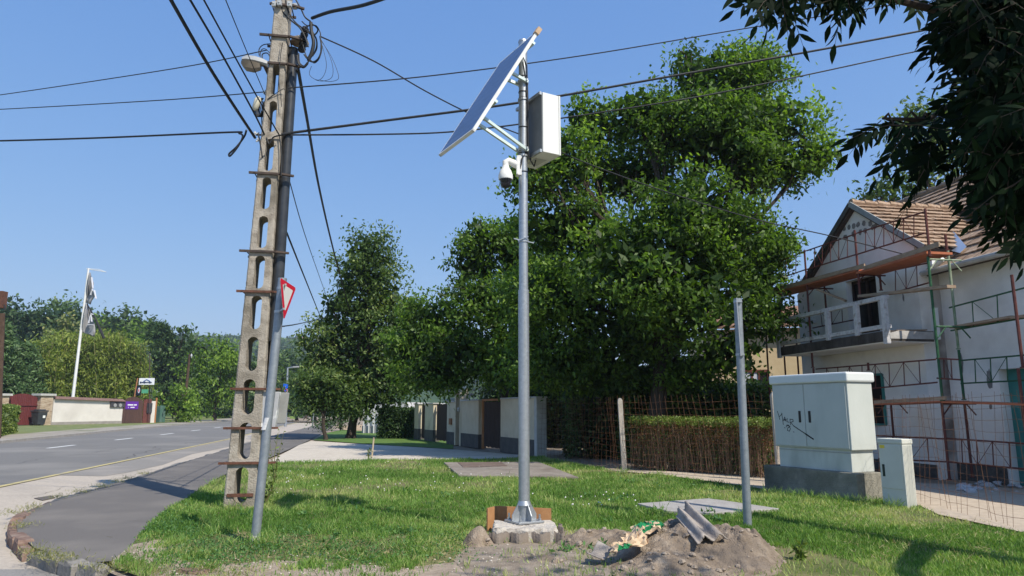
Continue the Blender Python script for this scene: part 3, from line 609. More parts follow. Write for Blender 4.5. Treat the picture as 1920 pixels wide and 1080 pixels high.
# street lamp head
lm = P(478, 118, UY-.25); m = MB()
LG = mat('lamp grey shell', [(.28, .29, .30), (.38, .39, .40)], 4, .5); m.cur = 0
ld = V(-1, -.15, .10).normalized(); ls = ld.cross(UP).normalized(); lu = ls.cross(ld)
def lring(t, w, zt, zb): q = lm+ld*t; return [q+ls*w+lu*0, q+ls*w*.8+lu*zt, q-ls*w*.8+lu*zt, q-ls*w, q-ls*w*.7-lu*zb, q+ls*w*.7-lu*zb]
m.grid([lring(-.20, .05, .05, .03), lring(-.12, .08, .07, .02), lring(.0, .11, .08, .02), lring(.12, .11, .075, .02), lring(.20, .07, .04, .01)], True, True); lh = m.build('lamp_head', LG, pole, True)
m = MB(); m.grid([[lm+ld*t+ls*s*w-lu*zz for s, zz in ((1, .03), (.7, zb), (-.7, zb), (-1, .03))] for t, w, zb in ((-.10, .08, .09), (.0, .115, .135), (.13, .115, .13), (.20, .07, .07))], True, True); m.build('lens', mat('dirty lens', [(.16, .13, .10), (.24, .2, .16)], 5, .3), lh, True)
m = MB(); z = lm.z-.02; m.tube([lm-ld*.15, cl(z-.08)-tw*Wz(z)], .035, 8); m.build('lamp_arm', DIRON, lh, True)
# top fittings: white insulator blocks, transformer-like cap, cable loops
INS = mat('grey insulator', [(.36, .38, .40), (.5, .52, .53)], 6, .5)
for x, y, dy in ((514, 8, -.2), (524, 6, -.22), (543, 8, -.22), (553, 12, -.1)):
    m = MB(); m.box(P(x, y, UY+dy), V(.035, 0, 0), V(0, .03, 0), V(0, 0, .045)); m.lathe(P(x, y, UY+dy)-V(0, .03, 0), [(.015, 0), (.015, .01), (.0, .012)], 8, axis=(0, -1, 0)); m.build('insulator', INS, pole, bevel=.006)
m = MB(); m.lathe(P(562, 80, UY+.1), [(.15, -.02), (.155, .0), (.13, .06), (.07, .10), (.01, .11)], 14); m.build('pipe_hood', mat('rusty cream paint', [(.16, .07, .04), (.42, .38, .30)], 5, .8), pole, True)
m = MB()
for i in range(5): m.lathe(P(566+i*1.5, 92-i*9, UY+.05-i*.02), [(.05, -.05), (.07, 0), (.045, .05)], 8)
m.build('splice_cluster', BLACK, pole, True)
def loop(pts, r=.012, name='cable_loop', n=24, Y=UY-.15, par=pole, mt=CABLE, dy=None):
    # smooth Catmull through pixel points
    P3 = [P(x, y, Y+(dy[i] if dy else 0)) for i, (x, y) in enumerate(pts)]; out = []
    for i in range(len(P3)-1):
        p0, p1, p2, p3 = P3[max(i-1, 0)], P3[i], P3[i+1], P3[min(i+2, len(P3)-1)]
        for k in range(6):
            t = k/6; out.append(.5*((2*p1)+(p2-p0)*t+(2*p0-5*p1+4*p2-p3)*t*t+(3*p1-p0-3*p2+p3)*t**3))
    out.append(P3[-1]); m = MB(); m.tube(out, r, 6); return m.build(name, mt, par, True)
loop([(528, 0), (530, 22), (548, 40), (562, 52), (572, 70), (578, 88)], .014); loop([(536, 0), (540, 20), (556, 44), (580, 60), (592, 70), (594, 90), (586, 105)], .012)
loop([(555, 0), (565, 18), (572, 32), (582, 40)], .014, Y=UY); loop([(583, 42), (584, 60), (588, 80), (584, 100), (578, 112)], .03); loop([(600, 68), (603, 90), (598, 108), (588, 116), (576, 112)], .014)
loop([(584, 55), (594, 78), (590, 98), (578, 110), (570, 102)], .013); loop([(560, 100), (562, 118), (572, 124), (580, 112)], .013); loop([(566, 40), (576, 48), (592, 48), (600, 60), (601, 68)], .010)
loop([(572, 52), (586, 46), (596, 56), (588, 66), (576, 60)], .012); loop([(568, 84), (574, 104), (582, 112), (590, 118), (600, 106), (602, 80)], .009); loop([(557, 104), (560, 120), (569, 126), (577, 118)], .02)
loop([(600, 72), (606, 92), (612, 120), (608, 140), (598, 150), (586, 146), (580, 138), (584, 124)], .004); loop([(602, 74), (616, 100), (624, 125), (622, 145), (606, 152), (592, 150)], .004); loop([(602, 76), (620, 104), (632, 132), (634, 148), (618, 153), (600, 150)], .004)
loop([(510, 82), (494, 84), (486, 92), (486, 104)], .008); loop([(508, 102), (498, 92), (490, 94), (488, 108), (494, 118)], .007); loop([(508, 112), (502, 100), (492, 102), (494, 114), (506, 118)], .01); loop([(530, 80), (526, 105), (523, 150), (526, 175), (528, 200)], .006, Y=UY-.22); loop([(512, 178), (502, 186), (528, 168), (534, 168)], .006, Y=UY-.2)
for i in range(7): loop([(488+i, 184), (478+i*1.5, 196), (475+i*2, 210), (482+i*2, 219), (492+i, 208), (494+i, 192)], .008, 'coiled_cable', Y=UY-.15+.02*i)
for i in range(4): loop([(486+i*3, 190), (490+i*3, 212), (492+i*3, 240), (497+i*2, 258)], .009, Y=UY-.1)
m = MB(); m.lathe(P(482, 192, UY-.25), [(.02, -.14), (.05, -.10), (.055, .05), (.03, .10), (.0, .11)], 10, axis=(.25, 0, 1)); m.build('splice_box', mat('cream splice box', [(.5, .46, .36), (.62, .58, .46)], 5, .6), pole, True)
loop([(500, 258), (505, 270), (512, 258), (524, 254), (545, 250)], .012, Y=UY-.2); loop([(524, 255), (528, 290), (527, 330)], .01, Y=UY-.2); loop([(484, 250), (490, 280), (492, 296)], .012, Y=UY-.2)
for x, y in ((478, 250), (484, 262), (498, 172), (497, 250)):
    m = MB(); m.tube([P(x-4, y+3, UY-.12), P(x+8, y-1, UY-.05)], .012, 6); m.lathe(P(x, y, UY-.1), [(.012, -.03), (.022, 0), (.012, .03)], 8); m.build('hook', INS, pole)
# ================================================================= OVERHEAD CABLES
def cable(label, pts, r, sag=0, grp='overhead cables'):
    """pts: list of (px,py,Y)"""
    P3 = [P(*p) for p in pts]; out = []
    if len(P3) == 2:
        a, b = P3; out = [a.lerp(b, t/24)-UP*sag*4*(t/24)*(1-t/24) for t in range(25)]
    else:
        for i in range(len(P3)-1):
            p0, p1, p2, p3 = P3[max(i-1, 0)], P3[i], P3[i+1], P3[min(i+2, len(P3)-1)]
            for k in range(8):
                t = k/8; out.append(.5*((2*p1)+(p2-p0)*t+(2*p0-5*p1+4*p2-p3)*t*t+(3*p1-p0-3*p2+p3)*t**3))
        out.append(P3[-1])
    m = MB(); m.tube(out, r, 6); return tag(m.build('overhead_cable', CABLE, smooth=True), label, 'cable', grp)
cable('thickest black cable bundle running from the utility pole to the top left', [(478, 258, 10.95), (400, 138, 8.8), (316, -8, 7.0)], .024)
cable('second black cable from left, rising left of the utility pole', [(500, 262, 10.95), (478, 215, 10.4), (415, 100, 8.6), (352, -8, 7.2)], .015)
cable('thin black cable crossing in front of the pole slots towards the top left', [(524, 254, 10.8), (470, 160, 9.6), (378, -8, 7.4)], .012)
cable('thinnest steep cable ending at the splice box, left of the street lamp head', [(497, 178, 10.95), (460, 90, 9.3), (420, -8, 7.8)], .007)
cable('thin cable leaving left edge of the photo towards the lamp head', [(500, 94, 11), (330, 128, 12), (0, 178, 14.5), (-150, 196, 16)], .009)
cable('thin level cable leaving the coiled cable towards left edge', [(500, 172, 11), (300, 188, 12), (0, 205, 14), (-150, 211, 15)], .009)
cable('black cable with hanging loop left of the pole, running to left edge', [(-150, 267, 13), (0, 264, 12.4), (200, 258, 11.8), (430, 248, 11.1), (448, 250, 11.05), (455, 256, 11.0), (446, 275, 11), (432, 292, 11), (430, 288, 11), (444, 275, 11), (458, 256, 11), (462, 244, 10.9)], .016)
cable('thick twisted cable leaving the pole top towards upper right', [(585, 34, 11), (620, 22, 10.6), (680, 10, 10.0), (740, -10, 9.4)], .028)
cable('twisted service cable hanging from pole top down to the white house', [(600, 68, 11), (700, 114, 11.4), (800, 172, 11.9), (900, 222, 12.3), (1000, 262, 12.8), (1100, 306, 13.2), (1250, 360, 13.9), (1420, 412, 14.6), (1560, 443, 15.2), (1740, 488, 15.6)], .012)
cable('highest thin cable crossing behind the top of the solar panel', [(540, 165, 11), (800, 143, 11.6), (1100, 103, 12.2), (1400, 53, 13), (1700, 5, 13.8), (2000, -40, 14)], .011)
cable('thick main cable crossing the middle of the solar panel', [(500, 258, 10.9), (540, 250, 11), (700, 229, 11.4), (970, 193, 12), (1230, 148, 12.6), (1500, 100, 13.2), (1700, 63, 13.8), (2000, 5, 14)], .022)
cable('lower black cable passing below the solar panel struts', [(480, 253, 11), (700, 252, 11.5), (860, 246, 11.9), (1050, 222, 12.2), (1300, 183, 12.6), (1500, 143, 13.2), (1720, 96, 13.8), (2000, 40, 14)], .014)
cable('thick braided cable dropping from pole top to the linden tree', [(559, 130, 11.1), (575, 220, 13.5), (600, 360, 19), (628, 480, 27), (655, 580, 36)], .03)
cable('thin cable from black conduit towards top of linden tree', [(543, 340, 11.1), (575, 450, 16), (612, 555, 28)], .009)
cable('straight thin stay cable running behind the give way sign', [(537, 435, 11.1), (575, 530, 18), (604, 602, 34)], .017)
cable('thin cable running level from the conduit behind the give way sign', [(530, 612, 11.2), (570, 605, 18), (615, 594, 34)], .012)
# ================================================================= SIGN POSTS
POST = mat('sign post galvanised', [(.22, .25, .28), (.32, .35, .38)], 14, .5, .05, 60, metal=.5, spec=.5)
sb = G(477, 1020); sy = sb.y; st_ = P(527, 560, sy+.1)
sgn = thing('give_way_sign', (sb.x, sy, 0), 'leaning grey post with red and white triangular give way sign', 'road sign')
m = MB(); m.tube([sb-UP*.1, P(530, 522, sy+.1)], .05, 16); m.build('post', POST, sgn, True)
m = MB(); m.tube([sb-UP*.02, sb+UP*.09+V(.01, 0, 0)], .053, 16); m.build('base_sleeve', mat('bare metal', [(.4, .39, .37)], 9, .7), sgn, True)
a, b, c_ = P(525, 520, 7.78), P(555, 540, 8.36), P(532, 601, 8.02); nr = (b-a).cross(c_-a).normalized()
if nr.y > 0: nr = -nr
RED = mat('sign red', [(.55, .015, .04), (.62, .02, .05)], 8, .4); SW = mat('sign white', [(.62, .62, .6), (.7, .7, .68)], 3, .45)
def tri(k, off): ce = (a+b+c_)/3; return [ce+(p-ce)*k+nr*off for p in (a, b, c_)]
def rtri(k, off, rr=.08):
    t = tri(k, off); out = []
    for i in range(3):
        p, q, s = t[i], t[(i+1) % 3], t[i-1]; out += [p.lerp(s, rr), p.lerp(s, rr*.3).lerp(q, rr*.3), p.lerp(q, rr)]
    return out
m = MB(); m.prism(rtri(1, -.004), nr*.004); pl = m.build('plate', mat('sign back grey', [(.4, .41, .42)], 5, .5), sgn)
m = MB(); m.face(rtri(.995, .0015, .07)); m.build('red_border', RED, pl)
m = MB(); m.face(rtri(.64, .003, .05)); m.build('white_centre', SW, pl)
for z in (a.z-.06, c_.z+.12):
    m = MB(); t = (z-0)/(P(530, 522, sy+.1).z); pc = sb.lerp(P(530, 522, sy+.1), t); m.tube([pc-UP*.015, pc+UP*.015], .056, 12); m.bar(pc, (a+c_)/2*0+Vector((a.lerp(c_, .3).x+.03, a.lerp(c_, .3).y+.05, z)), .02, .02); m.build('clamp', GALV, sgn)
m = MB(); pc = P(500, 806, sy+.03); pc2 = P(507, 783, sy+.03); dv = (pc2-pc)
m.grid([[pc+dv*v+V(-.018+.045*math.sin(x)-.0, -.054*math.cos(x*.9), 0) for x in (-.7, -.4, -.1, .2, .5)] for v in (0, .5, 1)]); m.build('sticker', mat('faded sticker', [(.5, .5, .52), (.72, .72, .72)], 60, .6), sgn)
rb = G(1402, 988); ry = rb.y; rt = P(1383, 560, ry+.0)
rs = thing('sign_post', (rb.x, ry, 0), 'grey steel post at right with sign seen edge-on', 'road sign')
m = MB(); m.tube([rb-UP*.1, rt], .052, 16); m.build('post', POST, rs, True)
m = MB(); p0, p1 = P(1382, 556, ry-.06), P(1389, 668, ry-.06); s_ = V(.22, .97, 0)*.25
p0 = P(1380, 560, ry-.07); p1 = P(1388, 668, ry-.07)
m.prism([p0-s_*.15, p0+s_+V(.03, 0, .05), p1+s_+V(.02, 0, -.02), p1-s_*.15], V(.012, -.003, 0)); m.build('sign_plate', mat('sign back weathered', [(.33, .35, .37), (.45, .47, .5)], 8, .5), rs)
for py in (566, 665):
    z = P(1385, py, ry).z; pc = rb.lerp(rt, z/rt.z); m = MB(); m.tube([pc-UP*.015, pc+UP*.015], .058, 12); m.box(pc+V(-.0, -.065, 0), V(.03, 0, 0), V(0, .012, 0), V(0, 0, .016)); m.build('clamp', GALV, rs)
# ================================================================= ELECTRICITY CABINETS
CABM = mat('cabinet grey paint', [(.46, .49, .46), (.54, .56, .53)], 1.6, .6, .08, 30, big=(2.2, (.34, .36, .33), .55, .8), stretch=(1, 1, .45)); CABL = mat('cabinet lid paint', [(.62, .65, .64), (.68, .70, .69)], 2, .5)
BCON = mat('mossy base concrete', [(.19, .18, .15), (.31, .29, .245)], 5, .95, .6, 40, big=(1.5, (.10, .10, .08), .45, .7))
C0 = G(1610, 942); d1 = az(-25); d2 = az(65)
c0 = C0+d1*.08+d2*.04
Lf = hit(1452, 800, c0, d1); Ls = hit(1641, 800, c0, d2); Lb = hit(1433, 900, C0, d1); Lbs = hit(1655, 920, C0, d2)
def zat(py, p): return P(960, py, p.y).z
zb1 = zat(888, C0); 
cabt = thing('electricity_cabinet', C0, 'large pale grey steel street cabinet with graffiti on the left door', 'cabinet')
m = MB(); m.prism([C0-UP*.1, C0+d1*Lb-UP*.1, C0+d1*Lb+d2*Lbs-UP*.1, C0+d2*Lbs-UP*.1], UP*(zb1+.1)); m.build('concrete_base', BCON, cabt, bevel=.012)
zp, zl, zt2 = zat(845, c0), zat(716, c0), zat(697, c0)
def rect(p, a, b, x0, x1, y0, y1): return [p+a*x0+b*y0, p+a*x1+b*y0, p+a*x1+b*y1, p+a*x0+b*y1]
m = MB(); q = rect(c0, d1, d2, .05, Lf-.05, .03, Ls-.04); m.prism([V(p.x, p.y, zb1) for p in q], UP*(zp-zb1+.01)); m.build('plinth', CABM, cabt, bevel=.008)
m = MB(); q = rect(c0, d1, d2, 0, Lf, 0, Ls); m.prism([V(p.x, p.y, zp) for p in q], UP*(zl-zp)); m.build('body', CABM, cabt, bevel=.012)
m = MB(); q = rect(c0, d1, d2, -.04, Lf+.04, -.04, Ls+.04); m.prism([V(p.x, p.y, zl) for p in q], UP*(zt2-zl-.0)); m.build('lid', CABL, cabt, bevel=.03)
for (x0, x1, hx) in ((.035, Lf*.545, Lf*.545-.12), (Lf*.555, Lf-.035, Lf*.555+.08)):
    m = MB(); q = rect(c0, d1, d2, x0, x1, -.014, .002); m.prism([V(p.x, p.y, zp+.025) for p in q], UP*(zl-zp-.04)); dr = m.build('door', CABM, cabt, bevel=.005)
    zm = (zp+zl)/2-.02; m = MB(); q = rect(c0, d1, d2, hx, hx+.05, -.022, -.013); m.prism([V(p.x, p.y, zm-.10) for p in q], UP*.20); m.build('handle', BLACK, dr, bevel=.004)
m = MB(); q = rect(c0, d1, d2, .06, Lf-.06, .022, .03); m.prism([V(p.x, p.y, zp-.05) for p in q], UP*.008); m.build('shadow_line', DGREY, cabt)  # grey strip drawn as a painted shadow line across the plinth
# graffiti strokes: HALR / 18. with a long tail, built on the left door plane
def onplane(px, py, p0, n): r = ray(px, py); return O+r*((p0-O).dot(n)/r.dot(n))
gp0 = c0-d2*.016; m = MB()
def stroke(pts, wd=.011):
    P3 = [onplane(x, y, gp0, d2) for x, y in pts]
    for a, b in zip(P3[:-1], P3[1:]): m.bar(a, b+(b-a).normalized()*.004, wd, .0014, up=d2)
S = lambda x, y: (1400+x/3, 640+y/3)
for st in ([(172, 392), (180, 415), (186, 440)], [(182, 425), (200, 408)], [(196, 402), (200, 425), (206, 468)], [(205, 450), (214, 425), (220, 448), (208, 440), (222, 440)], [(228, 432), (226, 452), (238, 455)], [(243, 436), (246, 470)], [(243, 438), (260, 440), (262, 450), (248, 456), (262, 474)], [(228, 468), (222, 482)], [(226, 470), (240, 478), (246, 492), (240, 506), (228, 500), (232, 486), (244, 480), (234, 470), (226, 476)], [(212, 484), (216, 488)], [(262, 508), (267, 511)]):
    stroke([S(*p) for p in st])
stroke([S(262, 474), S(300, 500), S(340, 526), S(376, 550)], .016); stroke([S(330, 520), S(376, 551)], .024)
m.build('graffiti', mat('black marker', [(.01, .01, .012)], 5, .6), cabt)
# small cabinet
e0 = G(1702, 953); s1 = az(-22); s2 = az(68); 
Lf2 = hit(1652, 900, e0, s1); Ls2 = hit(1716, 900, e0, s2); zt3 = zat(826, e0); zl3 = zat(833, e0)
small = thing('electricity_cabinet', e0, 'small narrow pale grey meter cabinet with yellow warning label', 'cabinet')
PL2 = mat('pale plastic cabinet', [(.56, .56, .50), (.62, .62, .56)], 3, .6, .1, 30)
m = MB(); q = rect(e0, s1, s2, 0, Lf2, 0, Ls2); m.prism([V(p.x, p.y, -.05) for p in q], UP*(zl3+.05)); m.build('body', PL2, small, bevel=.01)
m = MB(); q = rect(e0, s1, s2, -.01, Lf2+.01, -.01, Ls2+.01); m.prism([V(p.x, p.y, zl3) for p in q], UP*(zt3-zl3+.02)); m.build('lid', PL2, small, bevel=.012)
m = MB(); q = rect(e0, s1, s2, .03, Lf2-.02, -.008, .002); m.prism([V(p.x, p.y, .26) for p in q], UP*(zl3-.28)); d = m.build('door', PL2, small, bevel=.004)
zz = zat(885, e0); m = MB(); q = rect(e0, s1, s2, Lf2*.78, Lf2*.88, -.012, -.007); m.prism([V(p.x, p.y, zz-.09) for p in q], UP*.18); m.build('handle', mat('dark green grip', [(.02, .035, .03)], 5, .5), d)
zz = zat(836, e0); m = MB(); q = rect(e0, s1, s2, Lf2*.72, Lf2*.92, -.0115, -.0085); m.prism([V(p.x, p.y, zz-.05) for p in q], UP*.05); lb = m.build('warning_label', mat('yellow label', [(.75, .55, .04), (.8, .6, .08)], 5, .5), d)
m = MB()
for i in range(9):   # ribs on the side
    q = rect(e0, s1, s2, -.004, .0, Ls2*(.1+.8*i/8)-.003, Ls2*(.1+.8*i/8)+.003); m.prism([V(p.x, p.y, .02) for p in q], UP*(zl3-.04))
m.build('side_ribs', PL2, small)
# ================================================================= WIRE MESH FENCE
FW = mat('rusty wire', [(.12, .055, .03), (.22, .11, .06)], 9, .85); FP_ = mat('fence post concrete', [(.36, .31, .26), (.50, .45, .39)], 6, .95, .6, 40)
pts = [G(1010, 857), G(1171, 882), G(1464, 905), G(1712, 938), G(1990, 1012)]
fence = thing('mesh_fence', pts[1], 'rusty welded wire mesh fence on concrete posts behind the lawn', 'fence')
tops = [745, 748, 737]
for i, (p, tp) in enumerate(zip(pts[:3], tops)):
    zt_ = P(960, tp, p.y).z; m = MB(); s = .055; ln = V(-.07 if i == 1 else -.04 if i == 2 else 0, 0, zt_)
    m.grid([[p+V(x*s*k, y*s*k, -.1)+ln*t+UP*e for x, y in ((-1, -1), (1, -1), (1, 1), (-1, 1))] for t, k, e in ((0, 1, 0), (.5, 1, .05), (.975, 1, .1), (1, .5, .12))], True, True); m.build('post', FP_, fence)
rd = random.Random(2)
for i in range(4):
    a, b = pts[i], pts[i+1]; L_ = (b-a).length; n = int(L_/.15); hh = 1.72 if i < 2 else 1.62; m = MB()
    bulge = [.0, .28, .0, 0][i]; d = (b-a).normalized(); nn = Vector((d.y, -d.x, 0))
    def fp(t, z): w_ = .05*math.sin(t*19+z*2)+.03*math.sin(t*41+1)+bulge*.3*math.sin(math.pi*t)*z/1.7; return a.lerp(b, t)+nn*w_+UP*z
    for k in range(n+1):
        t = k/n; lean = -.25*(1 if i == 1 else .5 if i == 0 else 0)/L_*1.0; top = hh+.05+rd.uniform(-.02, .03)
        m.tube([fp(max(0, min(1, t+lean*(z/1.7)*(1-abs(2*t-1)*.6))), z) for z in (0, .6, 1.2, top)], .0026, 4, False)
    for z in [.12+.15*j for j in range(int((hh-.1)/.15)+1)]:
        m.tube([fp(q/18, z+.015*math.sin(q*.9+z*5)) for q in range(19)], .0023, 4, False)
    m.build('wire_mesh', FW, fence)
# ---- clipped hedge of brown stems with green top behind fence
hg = thing('hedge', G(1200, 870)+V(.6, 1, 0), 'clipped hedge with bare brown stems and green top behind the mesh fence', 'hedge')
ha, hb = pts[1]+V(.3, .8, 0), pts[2]+V(.25, .6, 0); hz0, hz1 = .0, P(1300, 786, (ha.y+hb.y)/2+.3).z
rd = random.Random(4); m = MB()
for i in range(520):
    t = rd.random(); w_ = rd.uniform(-.1, .55); p = ha.lerp(hb, t)+V(w_*.6, w_, 0); ln = V(rd.gauss(0, .07), rd.gauss(0, .06), hz1*rd.uniform(.55, 1))
    m.tube([p, p+ln*.5+V(rd.gauss(0, .03), rd.gauss(0, .03), 0), p+ln], [rd.uniform(.006, .014), .006, .003], 5, False)
m.build('stems', mat('hedge stems', [(.16, .09, .055), (.32, .21, .13)], 7, .9), hg)
rg = np.random.default_rng(4)
def hp(n, z0, z1, thick=.8): t = rg.uniform(0, 1, n); w_ = rg.uniform(-.15, thick, n); z = rg.uniform(z0, z1, n)+.04*np.sin(t*60); A = np.array(ha); B_ = np.array(hb); p = A+(B_-A)*t[:, None]; p[:, 0] += w_*.6; p[:, 1] += w_; p[:, 2] = z; return p
p = hp(14000, hz1-.13, hz1+.02); v = leafverts(p, .05, .03, 0, rg); npmesh('top_foliage', v, 4, GREEN['hedge'], hg, tint=rg.uniform(.2, .9, len(p)))
p = hp(9000, hz1-.65, hz1-.10); v = leafverts(p, .045, .025, .1, rg); npmesh('brown_foliage', v, 4, GREEN['dry'], hg, tint=rg.uniform(0, .8, len(p)))
p = hp(9000, .05, hz1-.2); v = leafverts(p, .045, .028, .1, rg); npmesh('side_foliage', v, 4, GREEN['mid'], hg, tint=rg.uniform(0, .8, len(p)))
m = MB(); m.bar(ha.lerp(hb, .25)+V(.6, .9, .18), hb+V(.6, .9, .18), .06, .36); tag(m.build('garden_kerb_wall', mat('dark low wall', [(.05, .04, .035), (.1, .085, .07)], 5, .9)), 'dark low wall footing behind the brown hedge', 'low wall')
# ================================================================= GATE WALL
W1, W2 = G(1013, 857), G(843, 832); gd = (W2-W1).normalized(); gn = Vector((-gd.y, gd.x, 0)); gn = gn if gn.x > 0 else -gn
def gt(px): return hit(px, 800, W1, gd)
CRM = mat('cream render', [(.54, .46, .32), (.62, .54, .40)], 3, .95, .2, 40, big=(1.2, (.30, .27, .21), .55, .85)); GRB = mat('grey plinth render', [(.075, .072, .068), (.12, .112, .1)], 4, .95, .3)
CAP = mat('wall cap', [(.38, .37, .35), (.5, .49, .46)], 5, .9); WOODD = mat('dark brown gate wood', [(.035, .022, .018), (.075, .05, .04)], 6, .8, .4, 30, stretch=(6, 6, .6))
def wallseg(x0, x1, ztop, label=None, th=.30, parent=None, cap=True, plinth=.52):
    a, b = W1+gd*gt(x0), W1+gd*gt(x1); t = parent; k = gn*th/2
    m = MB(); m.prism([a-k, b-k, b+k, a+k], UP*ztop); m.build('wall', CRM, t)
    k = gn*(th/2+.012); e = gd*.01; m = MB(); m.prism([a-k-e, b-k+e, b+k+e, a+k-e], UP*plinth); m.build('plinth', GRB, t)
    if cap: k = gn*(th/2+.05); e = gd*.05; m = MB(); m.prism([a-k-e+UP*ztop, b-k+e+UP*ztop, b+k+e+UP*ztop, a+k-e+UP*ztop], UP*.05); m.build('cap', CAP, t, bevel=.01)
ztw = P(960, 747, W1.y+.6).z
gw = thing('garden_wall', W1, 'cream rendered garden wall with grey base, arched doorway and dark timber gates', 'wall')
wallseg(1015, 946, ztw, parent=gw); wallseg(904, 871, ztw-.02, parent=gw); wallseg(859, 844, ztw-.05, parent=gw); wallseg(818, 802, ztw-.1, parent=gw); wallseg(790, 782, ztw-.1, parent=gw)
# end pillar by the fence
k = gn*.17; a = W1-gd*.12; m = MB(); m.prism([a-k, a+gd*.2-k, a+gd*.2+k, a+k], UP*(ztw+.03)); m.build('end_pillar', CAP, gw, bevel=.01)
def plankgate(x0, x1, zt, n, name='gate', mt=None, gap=.012):
    a, b = W1+gd*gt(x0), W1+gd*gt(x1); L_ = (b-a).length; m = MB()
    for i in range(n):
        c = a+gd*L_*(i+.5)/n; m.box(c+UP*(zt/2+.05), gd*(L_/n/2-gap/2), gn*.012, UP*(zt/2-.03-.01*((i*7) % 3)))
    g = m.build(name, mt or WOODD, gw); m = MB()
    for z in (.35, zt-.25): m.bar(a+UP*z+gn*.03, b+UP*z+gn*.03, .03, .08)
    m.build('crossbar', mt or WOODD, g); return g
plankgate(941, 908, ztw-.08, 13, gap=.03); plankgate(842, 819, ztw-.12, 10); plankgate(801, 791, ztw-.15, 6)
a, b = W1+gd*gt(945), W1+gd*gt(905); m = MB(); m.bar(a+UP*(ztw+.0), b+UP*(ztw+.0), .08, .07); m.bar(b-gd*.06, b-gd*.06+UP*ztw, .09, .09, up=gn); m.build('gate_frame', mat('orange brown frame', [(.33, .15, .06), (.42, .21, .1)], 6, .8), gw)
# arch door
a, b = W1+gd*gt(871), W1+gd*gt(859); wd = (b-a).length; z1 = ztw-.02; N = 12; ctr = (a+b)/2; m = MB()
o_ = [ctr+gd*(wd/2+.0)*math.cos(math.pi*i/N)+UP*(z1+(.62+.0)*math.sin(math.pi*i/N)) for i in range(N+1)]
i_ = [ctr+gd*(wd/2-.16)*math.cos(math.pi*i/N)+UP*(z1-.02+.48*math.sin(math.pi*i/N)) for i in range(N+1)]
o_ = [b-gd*0]+o_+[a]; i_ = [b-gd*.16]+i_+[a+gd*.16]
m.grid([[p-gn*.17 for p in o_], [p-gn*.17 for p in i_], [p+gn*.17 for p in i_], [p+gn*.17 for p in o_], [p-gn*.17 for p in o_]]); ar = m.build('arch', CRM, gw)
m = MB(); m.prism(i_, gn*.04); m.build('arched_door', WOODD, gw)
lp = a.lerp(b, .2)-gn*.2+UP*(ztw-.35); m = MB(); m.lathe(lp, [(.03, -.1), (.06, -.06), (.06, .05), (.02, .1)], 8); m.build('door_lantern', CAP, gw)
mbp = W1+gd*gt(852)-gn*.17+UP*(ztw-.85); m = MB(); m.box(mbp, gd*.16, gn*.04, UP*.13); m.build('letter_box', mat('brown letterbox', [(.25, .12, .06), (.33, .18, .1)], 5, .7), gw)
# dark hedge strip / gate further along and white houses behind linden
def hedgebox(name, label, cat, c, sx, sy, sz, mt, leaf, n, seed, d=None, grp=None):
    t = thing(name, c, label, cat, grp); rg = np.random.default_rng(seed); d = d or V(1, 0, 0); e = Vector((-d.y, d.x, 0))
    u = rg.uniform(-1, 1, (n, 3)); f = rg.integers(0, 5, n)
    u[f == 0, 2] = 1; u[f == 1, 1] = -1; u[f == 2, 1] = 1; u[f == 3, 0] = 1; u[f == 4, 0] = -1; u *= rg.uniform(.9, 1.04, (n, 1))
    p = np.array(c)+np.outer(u[:, 0]*sx, d)+np.outer(u[:, 1]*sy, e); p[:, 2] += (u[:, 2]+1)*sz
    p = p[p[:, 2] > c[2]]; npmesh('foliage', leafverts(p, leaf, leaf*.6, .1, rg), 4, GREEN[mt], t, tint=rg.uniform(.1, .9, len(p)))
    q = rg.uniform(-.85, .85, (n//3, 3)); p = np.array(c)+np.outer(q[:, 0]*sx, d)+np.outer(q[:, 1]*sy, e); p[:, 2] += (q[:, 2]+1)*sz
    npmesh('inner_foliage', leafverts(p, leaf*3, leaf*2, .1, rg), 4, GREEN[mt], t, tint=rg.uniform(0, .3, len(p)))
    return t
hedgebox('hedge', 'dark clipped garden hedge left of the timber gates', 'hedge', G(745, 822), .95, .5, .75, 'dark', .09, 5000, 5)
WH = mat('white house render', [(.52, .53, .55), (.62, .62, .63)], 2, .9, big=(.7, (.4, .4, .4), .55, .8))
p = G(728, 812); hb_ = thing('white_outbuilding', p, 'small white outbuilding half hidden behind the linden', 'building')
m = MB(); m.prism([p+V(-1.6, 0, 0), p+V(1.3, -1, 0), p+V(3.0, 6, 0), p+V(-.2, 7, 0)], UP*1.9); m.build('wall', WH, hb_)
m = MB(); m.prism([p+V(-1.65, -.05, 0), p+V(1.35, -1.05, 0), p+V(1.4, -.9, 0), p+V(-1.6, .1, 0)], UP*.45); m.build('plinth', mat('grey lilac plinth', [(.3, .3, .34), (.38, .38, .42)], 3, .9), hb_)
m = MB()
for i in range(9): q = p+V(-1.5+i*.33, -.2-i*.11, 0); m.bar(q, q+UP*1.5, .05, .05, up=V(0, 1, 0))
m.build('railing', mat('white railing', [(.7, .7, .7)], 5, .5), hb_)
p = G(658, 806); sh = thing('red_planter', p+V(1.6, 3, 0), 'low dark red planter beside the linden trunk', 'planter'); m = MB(); m.box(p+V(1.6, 3, .3), V(.7, 0, 0), V(0, .3, 0), V(0, 0, .3)); m.build('tub', mat('dark red brick', [(.16, .05, .035), (.24, .09, .06)], 8, .9), sh)
m = MB(); m.box(p+V(1.6, 3, .6), V(.75, 0, 0), V(0, .34, 0), V(0, 0, .03)); m.build('rim', mat('planter rim', [(.28, .18, .14)], 8, .9), sh)
